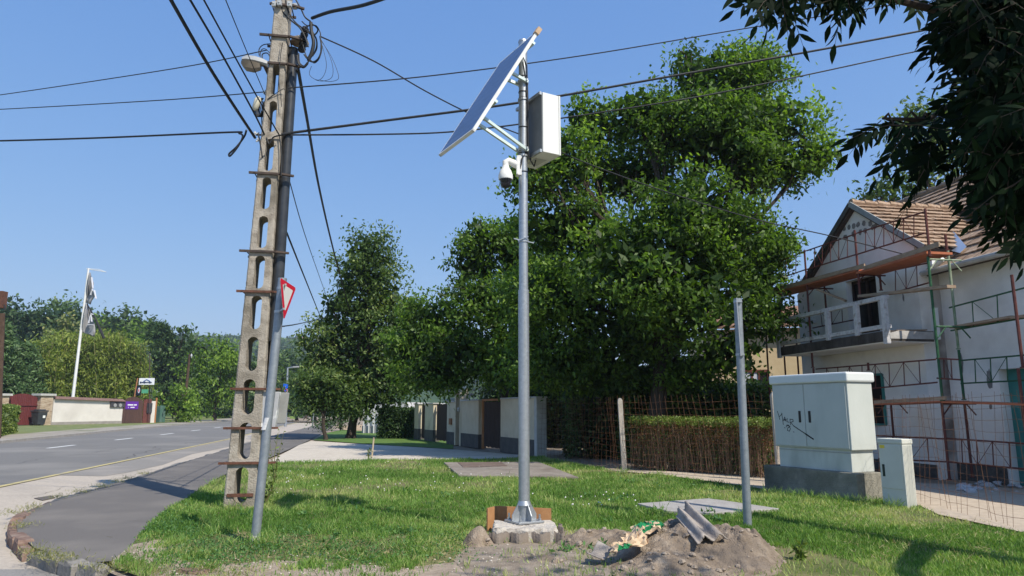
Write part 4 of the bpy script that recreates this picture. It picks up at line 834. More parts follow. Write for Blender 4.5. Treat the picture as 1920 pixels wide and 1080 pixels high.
# ================================================================= YELLOW HOUSE BEHIND
YW = mat('yellow house render', [(.60, .46, .27), (.68, .54, .33)], 3, .9, .1); p = G(1500, 858); yb = p+V(1.2, 5.5, 0)
yh = thing('yellow_house', yb, 'pale yellow rendered house behind the white house', 'house')
m = MB(); m.prism([yb+V(-2.1, .54, 0), yb+V(4, -1.2, 0), yb+V(6, 6, 0), yb+V(-1.4, 7, 0)], UP*4.6); m.build('wall', YW, yh)
m = MB(); a = yb+V(-2.2, .2, 4.6); b = yb+V(4.3, -1.6, 4.6); m.prism([a, b, b+V(1, 3.6, 1.2), a+V(1, 3.6, 1.2)], UP*.12); m.build('roof', mat('brown tile roof', [(.2, .11, .07), (.3, .18, .12)], 8, .9), yh)
yd = (V(8.4, -2.4, 0)).normalized(); yn = Vector((-yd.y, yd.x, 0)); y0 = yb+V(-2.1, .54, 0)
def ywin(x0, x1, zb, zt):
    a = y0+yd*hit(x0, 700, y0, yd); b = y0+yd*hit(x1, 700, y0, yd); L_ = (b-a).length; A_ = a+UP*zb; k = -yn
    m = MB(); m.prism([a+UP*zb+k*.02, b+UP*zb+k*.02, b+UP*zt+k*.02, a+UP*zt+k*.02], k*.02); w_ = m.build('window', mat('dark pane', [(.02, .018, .018), (.035, .03, .03)], 3, .15), yh)
    m = MB()
    for t in (0, .34, .62, 1): m.bar(a.lerp(b, t)+UP*zb+k*.05, a.lerp(b, t)+UP*zt+k*.05, .07, .05, up=yn)
    m.bar(A_+k*.05, b+UP*zb+k*.05, .06, .08); m.bar(a+UP*zt+k*.05, b+UP*zt+k*.05, .06, .1); m.build('window_frame', mat('red brown frame', [(.13, .04, .03), (.18, .06, .04)], 4, .7), w_)
    m = MB(); m.box((a.lerp(b, .33)+UP*(zb+zt)/2)+k*.045, yd*L_*.27, k*.006, UP*(zt-zb)*.46); m.build('curtain', mat('white curtain', [(.6, .62, .66), (.72, .74, .78)], 3, .9, stretch=(12, 12, .5)), w_)
    m = MB(); m.bar(A_-UP*.06+k*.1-yd*.1, b+UP*(zb-.06)+k*.1+yd*.1, .2, .08); m.build('sill', CAP, w_)
yY = y0.y; ywin(1394, 1440, P(960, 741, yY).z, P(960, 697, yY).z)
# wooden garden fence in front of the yellow house
wf0, wf1 = G(1388, 862)+V(.4, 2, 0), G(1446, 866)+V(.4, 2, 0); wf = thing('picket_fence', wf0, 'dark timber picket fence under the curtained window', 'fence')
m = MB(); zt_ = P(960, 742, wf0.y).z
for i in range(16):
    q = wf0.lerp(wf1, i/15); m.bar(q, q+UP*(zt_-(i*5 % 3)*.04), .07, .02, up=V(0, 1, 0))
m.build('pickets', WOODD, wf); m = MB(); m.bar(wf0+UP*.5, wf1+UP*.5, .04, .07); m.bar(wf0+UP*1.3, wf1+UP*1.3, .04, .07); m.build('rails', WOODD, wf)
# ================================================================= WHITE HOUSE WITH SCAFFOLD
hd = az(-10); hi = Vector((hd.y, -hd.x, 0)); B0 = G(1757, 897)       # hd away along the facade, hi inward
def FPt(px, py, off=0): p0 = B0+hi*off; r = ray(px, py); return O+r*((p0-O).dot(hi)/r.dot(hi))
def fs(p): return (p-B0).dot(hd)
def at(s, off, z): return B0+hd*s+hi*off+UP*z
HW = mat('unpainted white render', [(.80, .77, .73), (.88, .85, .80)], 2.5, .95, .15, 50, big=(.9, (.58, .54, .50), .5, .8))
ST = mat('stone plinth', [(.06, .058, .055), (.14, .13, .12)], 4, .95, .9, 12)
s_l = fs(FPt(1505, 700)); za = FPt(1595, 383, -.12).z; sa = fs(FPt(1595, 383, -.12)); zr = FPt(1734, 463, -.12).z; sr = fs(FPt(1734, 463, -.12))
slope = (za-zr)/(sa-sr); s_el = sa+(sa-sr)*1.0; zl_ = zr
print('house', s_l, za, sa, zr, sr, s_el)
house = thing('white_house', B0, 'white rendered two storey house under renovation with brown tiled gable roof', 'house')
# gable block wall: s from 0 to s_l
def rz(s): return za-abs(s-sa)*slope-.14
m = MB(); sm_ = [(0, -.35), (s_l, -.35), (s_l, max(rz(s_l), 3)), (sa, rz(sa)), (0, rz(0))]
# openings made by building wall in panels around upper door
dS0, dS1 = fs(FPt(1645, 560)), fs(FPt(1588, 560)); dz0, dz1 = FPt(1620, 625).z, FPt(1645, 512).z
zm_ = dz0
def wpanel(pts, th=.3, mt=HW, name='wall', par=None): m = MB(); m.prism([at(s, 0, z) for s, z in pts], hi*th); return m.build(name, mt, par or house)
wpanel([(0, -.35), (s_l, -.35), (s_l, dz0), (0, dz0)]); wpanel([(0, dz0+.0005), (dS0, dz0+.0005), (dS0, dz1), (0, dz1)]); wpanel([(dS1, dz0+.0005), (s_l, dz0+.0005), (s_l, dz1), (dS1, dz1)])
top = [(0, dz1+.0005), (s_l, dz1+.0005)]+([(s_l, rz(s_l))] if rz(s_l) > dz1 else [])+[(sa, rz(sa))]+([(0, rz(0))] if rz(0) > dz1 else [])
wpanel(top)
m = MB(); m.prism([at(dS0, .22, dz0), at(dS1, .22, dz0), at(dS1, .22, dz1), at(dS0, .22, dz1)], hi*.02); bd = m.build('balcony_door', MATS['dark pane'], house)
m = MB()
for t in (0, .5, 1): q = dS0+(dS1-dS0)*t; m.bar(at(q, .19, dz0), at(q, .19, dz1), .07, .05, up=hi)
m.bar(at(dS0, .19, dz1-.04), at(dS1, .19, dz1-.04), .05, .08); m.bar(at(dS0, .19, dz0+.04), at(dS1, .19, dz0+.04), .05, .08); m.build('door_frame', WOODD, bd)
# blocks: plinth, side return, main wing wall
m = MB(); m.prism([at(s_l+.02, -.03, -.35), at(-.03, -.03, -.35), at(-.03, -.03, .28), at(s_l+.02, -.03, .28)], hi*.04); m.build('plinth', ST, house)
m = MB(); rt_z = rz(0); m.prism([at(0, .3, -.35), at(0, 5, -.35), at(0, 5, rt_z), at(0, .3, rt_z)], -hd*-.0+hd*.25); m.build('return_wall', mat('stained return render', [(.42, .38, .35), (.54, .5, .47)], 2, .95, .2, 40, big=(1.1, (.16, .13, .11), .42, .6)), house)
m = MB(); m.prism([at(s_l-.01, .3, -.35), at(s_l-.01, 8, -.35), at(s_l-.01, 8, rz(s_l)-.1), at(s_l-.01, .3, rz(s_l)-.1)], -hd*.25); m.build('far_side_wall', HW, house)
REC = .55; zev = FPt(1752, 507, REC-.35).z; WZ = zev+.12
# wing wall with teal door opening
tS1, tS0 = fs(FPt(1879, 760, REC)), fs(FPt(1960, 760, REC)); tz = FPt(1880, 692, REC).z
def wp2(pts, mt=HW, name='wall', th=.3, off=REC): m = MB(); m.prism([at(s, off, z) for s, z in pts], hi*th); return m.build(name, mt, house)
wp2([(-.002, -.35), (tS1, -.35), (tS1, tz), (-.002, tz)]); wp2([(tS0, -.35), (-9, -.35), (-9, tz), (tS0, tz)]); wp2([(-.002, tz+.0005), (-9, tz+.0005), (-9, WZ), (-.002, WZ)])
wp2([(0, -.34), (tS1+.05, -.34), (tS1+.05, .32), (0, .32)], ST, 'plinth', .04, REC-.035)
TEAL = mat('teal door paint', [(.03, .17, .16), (.05, .23, .21)], 4, .6); m = MB(); ms = tS1+(tS0-tS1)*.42
m.prism([at(tS1, REC+.2, -.1), at(ms, REC+.2, -.1), at(ms, REC+.2, tz), at(tS1, REC+.2, tz)], hi*.04); m.build('teal_door', TEAL, house)
m = MB(); m.prism([at(ms, REC+.6, -.1), at(tS0, REC+.6, -.1), at(tS0, REC+.6, tz), at(ms, REC+.6, tz)], hi*.04); m.build('dark_interior', MATS['dark pane'], house)
# lower window behind the cabinet
w0, w1 = fs(FPt(1658, 740)), fs(FPt(1628, 740)); wz0, wz1 = FPt(1648, 796).z, FPt(1648, 702).z
m = MB(); m.prism([at(w0, -.006, wz0), at(w1, -.006, wz0), at(w1, -.006, wz1), at(w0, -.006, wz1)], hi*.01); lw = m.build('window', MATS['dark pane'], house)
m = MB()
for q in (w0, w1): m.bar(at(q, -.02, wz0), at(q, -.02, wz1), .06, .04, up=hi)
m.bar(at(w0, -.02, wz0), at(w1, -.02, wz0), .04, .05); m.bar(at(w0, -.02, wz1), at(w1, -.02, wz1), .04, .05); m.build('window_frame', TEAL, lw)
# small framed brown panel on return (old window bay) and stains
m = MB(); a = FPt(1776, 585, .25); b = FPt(1789, 660, .25)
for (x0, y0_, x1, y1_) in ((1768, 560, 1773, 600), (1768, 600, 1774, 640)): pass
def stain(px, py, w_, h__, off, s=1):
    c = FPt(px, py, off); m = MB(); rd = random.Random(px); ring = []
    for k in range(14): a = 2*math.pi*k/14; r = rd.uniform(.75, 1.1); ring.append(c-hi*.006+hd*math.cos(a)*w_*r+UP*math.sin(a)*h__*r)
    m.prism(ring, hi*.004); return m.build('mortar_patch', mat('grey mortar', [(.17, .16, .15), (.27, .25, .24)], 8, .95), house)
for px, py in ((1583, 428), (1592, 426), (1601, 424), (1609, 421), (1620, 419), (1632, 419), (1642, 423), (1572, 440), (1585, 445), (1600, 439), (1613, 435), (1622, 432), (1637, 426)): stain(px, py, .075, .075, 0)
stain(1803, 680, .05, .22, REC); stain(1856, 712, .07, .22, REC); stain(1694, 558, .03, .1, 0); stain(1858, 763, .04, .06, REC)
# roof: tile rows
TILE = mat('weathered clay tiles', [(.24, .155, .10), (.36, .25, .17), (.46, .34, .25)], 3, .9, .5, 30, big=(14, (.22, .14, .10), .5, .75))
def tileroof(p00, p10, p01, p11, rows, name, par, tl=None, clip=None):
    """p00-p10 eave, p01-p11 ridge: overlapping tile courses, each with its own lip and tile edges"""
    m = MB(); nr = (p10-p00).cross(p01-p00).normalized(); nr = nr if nr.z > 0 else -nr; rd = random.Random(6)
    for i in range(rows):
        v0, v1 = i/rows, (i+1.12)/rows
        a, b = p00.lerp(p01, v0), p10.lerp(p11, v0); c_, d_ = p00.lerp(p01, min(v1, 1.0)), p10.lerp(p11, min(v1, 1.0)); L_ = (b-a).length; n = max(1, int(L_/.20))
        for k in range(n):
            t0, t1 = k/n, (k+.94)/n; j = rd.uniform(-.008, .012); up0 = nr*(.055+j); up1 = nr*.008; th = nr*.028; q = [a.lerp(b, t0)+up0, a.lerp(b, t1)+up0, c_.lerp(d_, t1)+up1, c_.lerp(d_, t0)+up1]
            m.face(q); m.face([q[0]-th, q[1]-th, q[1], q[0]])
    o = m.build(name, TILE, par)
    m = MB(); m.prism([p00-nr*.03, p10-nr*.03, p11-nr*.03, p01-nr*.03], -nr*.08); m.build('roof_deck', mat('dark roof boards', [(.05, .04, .035), (.09, .07, .06)], 5, .9), o); return o
GD = 4.6
apex0, apex1 = at(sa, -.12, za), at(sa, GD, za); er0 = at(sr, -.12, zr); er1 = at(sr, GD, zr); el0 = at(s_el, -.12, zl_); el1 = at(s_el, GD, zl_)
r1 = tileroof(er0, er1, apex0, apex1, 11, 'roof', house); r2 = tileroof(el0, el1, apex0, apex1, 11, 'roof', house)
def ridge(a, b, par, n):
    m = MB()
    for i in range(n):
        p, q = a.lerp(b, i/n), a.lerp(b, (i+1.08)/n); m.tube([p+UP*.04, q+UP*.01], [.10, .085], 8)
    return m.build('ridge_tiles', TILE, par, True)
ridge(apex0+UP*.01, apex1, r1, 13)
VG = mat('grey verge metal', [(.24, .26, .26), (.33, .35, .35)], 6, .6)
m = MB(); m.bar(apex0-hi*.04, er0-hi*.04, .03, .13, up=UP); m.build('verge_trim', VG, house); m = MB(); m.bar(apex0-hi*.04, el0-hi*.04, .03, .12, up=UP); m.build('verge_trim', mat('dark verge', [(.06, .06, .055), (.1, .1, .095)], 5, .8), house)
# main wing roof
zrg = FPt(1700, 379, 4.6).z; rS1 = fs(FPt(1672, 392, 4.6)); m0 = at(-.1, REC-.35, zev); m1 = at(-10, REC-.35, zev); q0 = at(rS1, 4.6, zrg); q1 = at(-10, 4.6, zrg)
r3 = tileroof(m1, at(.0, REC-.35, zev), q1, at(.0, 4.6, zrg), 15, 'roof', house)
# extension of the wing roof behind the gable
sl3 = (zrg-zev)/(4.6-REC+.35)
offb = 2.6; zb2 = zev+sl3*(offb-REC+.35)
r4 = tileroof(at(.0, offb, zb2), at(rS1+.3, offb, zb2), at(.0, 4.6, zrg), at(rS1+.3, 4.6, zrg), 8, 'roof', house)
ridge(at(rS1+.3, 4.6, zrg+.03), at(-10, 4.6, zrg+.03), r3, 34)
m = MB(); m.prism([at(rS1+.3, 4.65, zrg), at(-10, 4.65, zrg), at(-10, 9, zev), at(rS1+.3, 9, zev)], UP*.1); m.build('rear_roof', TILE, house)
m = MB(); m.prism([at(rS1+.28, offb, 0), at(rS1+.28, 9, 0), at(rS1+.28, 9, zev), at(rS1+.28, 4.65, zrg-.1), at(rS1+.28, offb, zb2-.1)], -hd*.2); m.build('wing_side_wall', HW, house)
# valley flashing, gutter, downpipe
m = MB(); va = FPt(1752, 412, 3.0); 
# valley: plane facing strip between dormer slope and wing slope
def wing(s, off): return at(s, off, zev+sl3*(off-REC+.35)+.09)
wnr = hd.cross(hi+UP*sl3).normalized(); wp0 = wing(0, 1.0)+UP*.05
def onwing(px, py): r = ray(px, py); return O+r*((wp0-O).dot(wnr)/r.dot(wnr))
m.face([onwing(*p) for p in ((1738, 407), (1764, 405), (1812, 462), (1799, 474), (1776, 468), (1768, 452))])
fl = m.build('valley_flashing', mat('bright zinc flashing', [(.36, .44, .58), (.5, .57, .68)], 3, .35, metal=.5), house); s = fl.modifiers.new('s', 'SOLIDIFY'); s.thickness = .01; s.offset = 1
GUT = mat('gutter zinc', [(.36, .35, .33), (.5, .48, .45)], 6, .6)
m = MB(); m.tube([at(.05, REC-.42, zev-.02), at(-10, REC-.42, zev-.02)], .065, 8); m.build('gutter', GUT, house, True)
m = MB(); m.tube([FPt(1750, 500, -.1), FPt(1768, 486, -.1)], .05, 8); m.build('gutter_end', WPLAS, house, True)
m = MB(); m.box(FPt(1746, 487, -.06), hd*.07, hi*.05, UP*.16); m.build('wall_box', WPLAS, house, bevel=.01)
m = MB(); m.box(FPt(1754, 607, .1), hd*.05, hi*.06, UP*.35); m.build('meter_box', WPLAS, house, bevel=.01)
# balcony
BO = 1.1; bs0, bs1 = fs(FPt(1667, 640, -BO)), fs(FPt(1463, 650, -BO)); bz0, bz1 = FPt(1660, 640, -BO).z, FPt(1660, 620, -BO).z; be = fs(FPt(1733, 622, -.45))
BCN = mat('stained balcony concrete', [(.035, .03, .026), (.10, .088, .078)], 4, .95, .5, 20, big=(1.2, (.30, .28, .26), .62, .78), stretch=(1, 1, .5))
m = MB(); m.prism([at(bs0, -BO, bz0), at(bs1, -BO, bz0), at(bs1, -BO, bz1), at(bs0, -BO, bz1)], hi*BO); bl = m.build('balcony_slab', BCN, house)
be = bs0; m = MB(); m.prism([at(bs0-.012, -BO+.03, bz0+.05), at(bs0-.012, -.012, bz0+.05), at(bs0-.012, -.012, bz1-.02), at(bs0-.012, -BO+.25, bz1), at(bs0-.012, -BO+.03, bz1-.06)], hd*.011); m.build('broken_slab_edge', mat('pale broken concrete', [(.36, .34, .32), (.52, .5, .47)], 4, .95, .6), bl)
m = MB(); m.prism([at(bs0+.02, -BO+.02, bz0-.02), at(bs1-.02, -BO+.02, bz0-.02), at(bs1-.02, -BO+.02, bz0), at(bs0+.02, -BO+.02, bz0)], hi*BO*.97); m.build('slab_soffit', HW, bl)
RL = mat('peeling white railing paint', [(.44, .43, .43), (.60, .59, .58)], 14, .8, .3, 40, big=(6, (.30, .27, .24), .55, .68))
rtz = FPt(1660, 556, -BO).z; m = MB(); m.bar(at(bs0, -BO+.05, rtz), at(bs1+.05, -BO+.05, rtz), .10, .09); m.bar(at(bs0, -BO+.05, bz1+.10), at(bs1, -BO+.05, bz1+.10), .09, .09)
m.bar(at(bs1, -BO+.05, rtz), at(bs1, 0, rtz), .10, .09); rl = m.build('balcony_rail', RL, house)
for px in (1458, 1552, 1607, 1660):
    s = fs(FPt(px, 600, -BO)); m = MB(); m.bar(at(s, -BO-.0, bz0-.06 if px in (1458, 1660) else bz1-.02), at(s, -BO-.0, rtz+.03), .12, .09, up=hi); m.build('baluster', RL, rl)
m = MB(); m.bar(FPt(1605, 548, -.6)-hd*.0, FPt(1655, 545, -.6), .02, .02)
# ---- scaffold
SCR = mat('dark red scaffold paint', [(.075, .022, .02), (.14, .045, .035)], 9, .6, .2); SCG = mat('green scaffold paint', [(.015, .07, .03), (.035, .12, .055)], 9, .6, .2); SCW = mat('green white worn tube', [(.10, .20, .10), (.38, .40, .30)], 7, .7)
PLK = mat('old scaffold plank', [(.26, .18, .12), (.42, .32, .23)], 5, .9, .5, 30, stretch=(1, 1, 4)); ORG = mat('orange deck underside', [(.36, .11, .055), (.46, .16, .08)], 5, .8, .1)
sc = thing('scaffolding', B0-hi*.8, 'red and green tube scaffolding with planks along the white house', 'scaffolding')
OF = -.95
def SP(px, py, off=OF): return FPt(px, py, off)
def post(pa, pb, mt, r=.026, off=OF):
    a, b = SP(*pa, off), SP(*pb, off); s = (fs(a)+fs(b))/2; m = MB(); m.tube([at(s, off, a.z), at(s, off, b.z)], r, 8); m.tube([at(s, off, a.z), at(s, off, a.z+.02)], r*1.8, 8); return m.build('upright', mt, sc, True)
post((1437, 760), (1437, 520), SCR); post((1519, 690), (1513, 467), SCR); post((1609, 560), (1606, 430), SCR)
post((1745, 480), (1733, 392), SCR); post((1766, 752), (1741, 481), SCG); post((1779, 900), (1767, 753), SCR)
IN = -.22
for (pa, pb, mt) in (((1797, 655), (1777, 470), SCW), ((1808, 750), (1797, 656), SCG), ((1822, 895), (1809, 751), SCR), ((1776, 470), (1772, 440), SCR)): post(pa, pb, mt, off=IN)
post((1470, 760), (1470, 560), SCR, off=IN); post((1496, 760), (1494, 570), SCR, off=IN); post((1651, 545), (1650, 508), SCR, off=IN); post((1549, 600), (1547, 535), SCR, off=IN)
post((1917, 690), (1898, 515), SCR); post((1675, 820), (1671, 756), SCR, off=IN); post((1525, 702), (1526, 690), SCR); post((1628, 695), (1628, 680), SCR)
post((1926, 900), (1917, 690), SCR)
def rail(t0, t1, b0_, b1_, n, mt, off=OF):
    a, b, c_, d_ = SP(*t0, off), SP(*t1, off), SP(*b0_, off), SP(*b1_, off); m = MB(); m.tube([a, b], .017, 6); m.tube([c_, d_], .017, 6)
    for i in range(1, n): m.tube([a.lerp(b, i/n), c_.lerp(d_, i/n)], .011, 5)
    for i in range(1, n-1):
        if i % 2: m.tube([a.lerp(b, i/n), c_.lerp(d_, (i+1)/n)], .007, 4)
        else: m.tube([c_.lerp(d_, i/n), a.lerp(b, (i+1)/n)], .007, 4)
    return m.build('guard_rail', mt, sc)
rail((1440, 498), (1512, 470), (1438, 530), (1512, 505), 4, SCR); rail((1513, 470), (1606, 438), (1513, 505), (1606, 477), 6, SCR); rail((1607, 437), (1734, 397), (1607, 477), (1734, 437), 7, SCR)
rail((1660, 510), (1740, 493), (1660, 553), (1742, 530), 4, SCR, IN); rail((1520, 590), (1600, 570), (1524, 615), (1600, 600), 4, SCR, IN)
rail((1530, 692), (1754, 674), (1530, 738), (1757, 717), 9, SCR); rail((1756, 672), (1797, 674), (1757, 709), (1800, 712), 3, SCR)
rail((1780, 577), (1920, 540), (1783, 620), (1922, 596), 3, SCG, IN); rail((1800, 676), (1920, 666), (1802, 719), (1922, 713), 4, SCG, IN)
rail((1644, 817), (1775, 823), (1648, 860), (1777, 866), 4, SCR); rail((1776, 822), (1925, 832), (1778, 866), (1928, 880), 5, SCR)
def deck(a, b, mt, w_=.6, th=.05, name='deck'):
    a, b = SP(*a), SP(*b); m = MB(); s0, s1 = fs(a), fs(b); m.prism([at(s0, OF-.03, a.z-th), at(s1, OF-.03, b.z-th), at(s1, OF-.03, b.z), at(s0, OF-.03, a.z)], hi*w_); return m.build(name, mt, sc)
deck((1436, 552), (1607, 505), ORG, .62, .05); deck((1607, 510), (1738, 471), ORG, .62, .05)
deck((1436, 545), (1622, 494), PLK, .03, .11, 'toe_board'); deck((1622, 499), (1762, 453), PLK, .03, .10, 'toe_board')
deck((1610, 553), (1778, 534), PLK, .20, .06, 'plank')
deck((1640, 757), (1765, 751), ORG, .65, .03); deck((1640, 751), (1774, 743), PLK, .04, .07, 'toe_board'); deck((1766, 752), (1930, 757), ORG, .65, .035)
a, b = FPt(1790, 614, IN), FPt(1905, 594, IN); m = MB(); m.bar(a, b, .25, .045); a, b = FPt(1905, 596, IN), FPt(1960, 588, IN); m.bar(a, b, .25, .045); m.build('plank', PLK, sc)
# brackets across
for (x, y, mt) in ((1741, 486, SCW), (1757, 612, SCG), (1767, 757, SCR), (1606, 515, SCR), (1513, 540, SCR), (1645, 756, SCR)):
    a = SP(x, y); s = fs(a); m = MB(); m.tube([at(s, OF, a.z), at(s, IN+.02, a.z)], .02, 6); m.tube([at(s, OF, a.z-.22), at(s, OF+.2, a.z)], .014, 5); m.tube([at(s, IN, a.z-.22), at(s, IN-.2, a.z)], .014, 5); m.build('cross_bracket', mt, sc)
m = MB(); a, b = FPt(1533, 543, -.9), FPt(1586, 564, -.55); m.bar(a, b, .12, .05); tag(m.build('loose_plank', PLK), 'loose short plank sticking out between the balcony and upper deck', 'plank')
m = MB(); a, b = at(bs0+.22, -.75, bz1+.02), at(bs0+.06, -.12, bz1+.03); m.bar(a, b, .10, .03); tag(m.build('loose_plank', PLK), 'thin plank lying on the broken end of the balcony slab', 'plank')
# rubble on the yard
m = MB(); rd = random.Random(9)
for i in range(26):
    p = G(rd.uniform(1800, 1920), rd.uniform(905, 925)); r = rd.uniform(.03, .12); m.lathe(p+UP*r*.2, [(r*.6, -r*.4), (r, 0), (r*.6, r*.4), (.01, r*.5)], 6, axis=(rd.uniform(-.4, .4), rd.uniform(-.4, .4), 1))
tag(m.build('rubble', mat('pale rubble', [(.35, .35, .36), (.55, .55, .56)], 6, .9)), kind='stuff')
# ================================================================= TREES RIGHT OF THE ROAD
WY = 19.5
A_ = [(1375, 150, 75, 85), (1305, 150, 50, 70, .6), (1455, 235, 90, 70), (1530, 295, 55, 38, -.3), (1470, 310, 60, 50, -.2), (1250, 235, 75, 65, .2), (1385, 290, 70, 80, -.6), (1340, 200, 70, 70, -.3), (1420, 130, 60, 50, .5), (1330, 250, 110, 90, -.5), (1200, 215, 80, 60), (1110, 235, 65, 65, .5), (1050, 300, 80, 90),
      (985, 335, 45, 55, -.3), (1180, 330, 95, 60, 1.0), (1060, 430, 105, 80, .3), (1290, 400, 130, 90, -1.2), (1410, 320, 60, 55, .5), (1200, 490, 150, 100, -1.5), (1370, 450, 110, 80, -.8), (1440, 480, 55, 80, 0), (1060, 560, 130, 90, 1.2), (1300, 560, 130, 90, -1.4), (1420, 590, 70, 70, -.5), (1180, 640, 130, 80, 1.0), (1370, 660, 75, 55, -.6), (1050, 680, 110, 60, 1.4), (1280, 700, 90, 40, .5), (1150, 705, 120, 30, 1.4)]
ba = pblobs(A_, WY, .8); base = G(1225, 870); base.y = WY+.3; base.x = P(1225, 800, WY).x; base.z = 0
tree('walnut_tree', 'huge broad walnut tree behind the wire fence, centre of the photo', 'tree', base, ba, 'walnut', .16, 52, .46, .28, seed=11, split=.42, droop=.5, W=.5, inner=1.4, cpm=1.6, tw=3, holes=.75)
W2_ = [(900, 450, 50, 45), (885, 500, 45, 50, .3), (960, 470, 70, 70, .3), (905, 570, 80, 60, -.6), (980, 590, 80, 80, -.4), (810, 610, 75, 55), (770, 660, 60, 60, .5), (860, 660, 90, 55, -.8), (960, 690, 80, 40, -.6), (820, 705, 70, 40, -.5), (1010, 520, 70, 60)]
bb = pblobs(W2_, 25.6, .7); base = V(.2, 28.0, 0)
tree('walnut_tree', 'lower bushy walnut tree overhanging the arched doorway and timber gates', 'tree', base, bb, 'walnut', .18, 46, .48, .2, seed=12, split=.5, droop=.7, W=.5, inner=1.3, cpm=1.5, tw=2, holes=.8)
# dark undergrowth behind the mesh fence
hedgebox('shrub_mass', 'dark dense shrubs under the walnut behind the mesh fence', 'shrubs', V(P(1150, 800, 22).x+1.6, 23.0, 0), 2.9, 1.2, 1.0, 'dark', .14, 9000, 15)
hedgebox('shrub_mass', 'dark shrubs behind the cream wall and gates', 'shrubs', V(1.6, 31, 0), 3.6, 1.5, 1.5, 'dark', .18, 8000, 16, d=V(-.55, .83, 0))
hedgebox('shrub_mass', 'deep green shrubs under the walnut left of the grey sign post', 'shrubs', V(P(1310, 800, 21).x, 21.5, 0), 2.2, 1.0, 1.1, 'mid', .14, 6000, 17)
L_ = [(690, 468, 38, 38), (672, 505, 45, 38), (705, 520, 38, 45), (655, 545, 25, 22), (680, 575, 45, 45), (720, 570, 38, 45), (625, 572, 22, 20), (640, 620, 60, 42), (700, 640, 60, 55), (610, 665, 38, 42), (745, 640, 30, 60), (660, 695, 70, 45), (720, 710, 55, 48), (765, 600, 30, 35, .5), (680, 745, 65, 32), (755, 690, 35, 50)]
lb = pblobs(L_, 37, .85, 1.24); lbase = V(P(657, 820, 37).x, 37, 0)
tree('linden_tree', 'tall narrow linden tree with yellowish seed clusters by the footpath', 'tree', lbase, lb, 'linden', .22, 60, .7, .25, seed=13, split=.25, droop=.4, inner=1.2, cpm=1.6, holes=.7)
L2 = [(600, 722, 38, 28), (575, 735, 28, 22), (630, 735, 30, 28), (590, 755, 25, 14)]
tree('young_linden', 'small round tree in front of the tall linden beside the road', 'tree', V(P(612, 805, 35).x, 35, 0), pblobs(L2, 35, .9), 'linden', .20, 50, .6, .10, seed=14, split=.5, inner=1.2, cpm=1.5)
for (x, y, w_, h__, n, lab) in ((608, 795, .45, .5, 500, 'sparse dark shrub at the footpath edge, left of the pair'), (638, 792, .5, .8, 700, 'leggy shrub with pale stems beside the linden trunk')):
    b = G(x, y+15); t = thing('shrub', b, lab, 'shrub', 'shrubs under the linden'); rg = np.random.default_rng(x); p = np.array(b)+rg.normal(size=(n, 3))*np.array([w_, w_, h__*.5])+np.array([0, 0, h__]); p = p[p[:, 2] > .1]
    npmesh('foliage', leafverts(p, .16, .09, .1, rg), 4, GREEN['dark'], t, tint=rg.uniform(0, .8, len(p))); m = MB(); rd = random.Random(x)
    for i in range(14): m.tube([b, b+V(rd.gauss(0, w_*.4), rd.gauss(0, .2), h__), b+V(rd.gauss(0, w_), rd.gauss(0, .3), h__*1.7)], [.02, .012, .006], 5)
    m.build('stems', BARK, t)
# tree behind the house roof
T3 = [(1700, 240, 60, 40), (1670, 350, 50, 30), (1640, 365, 28, 30), (1720, 300, 50, 50), (1700, 370, 50, 30), (1760, 230, 60, 60), (1745, 340, 40, 30), (1830, 300, 80, 80)]
tree('garden_tree', 'mid green tree rising behind the tiled roof ridge', 'tree', V(P(1740, 800, 34).x, 34, 0), pblobs(T3, 34, .9), 'linden', .3, 26, .8, .25, seed=18, split=.5, inner=.4)
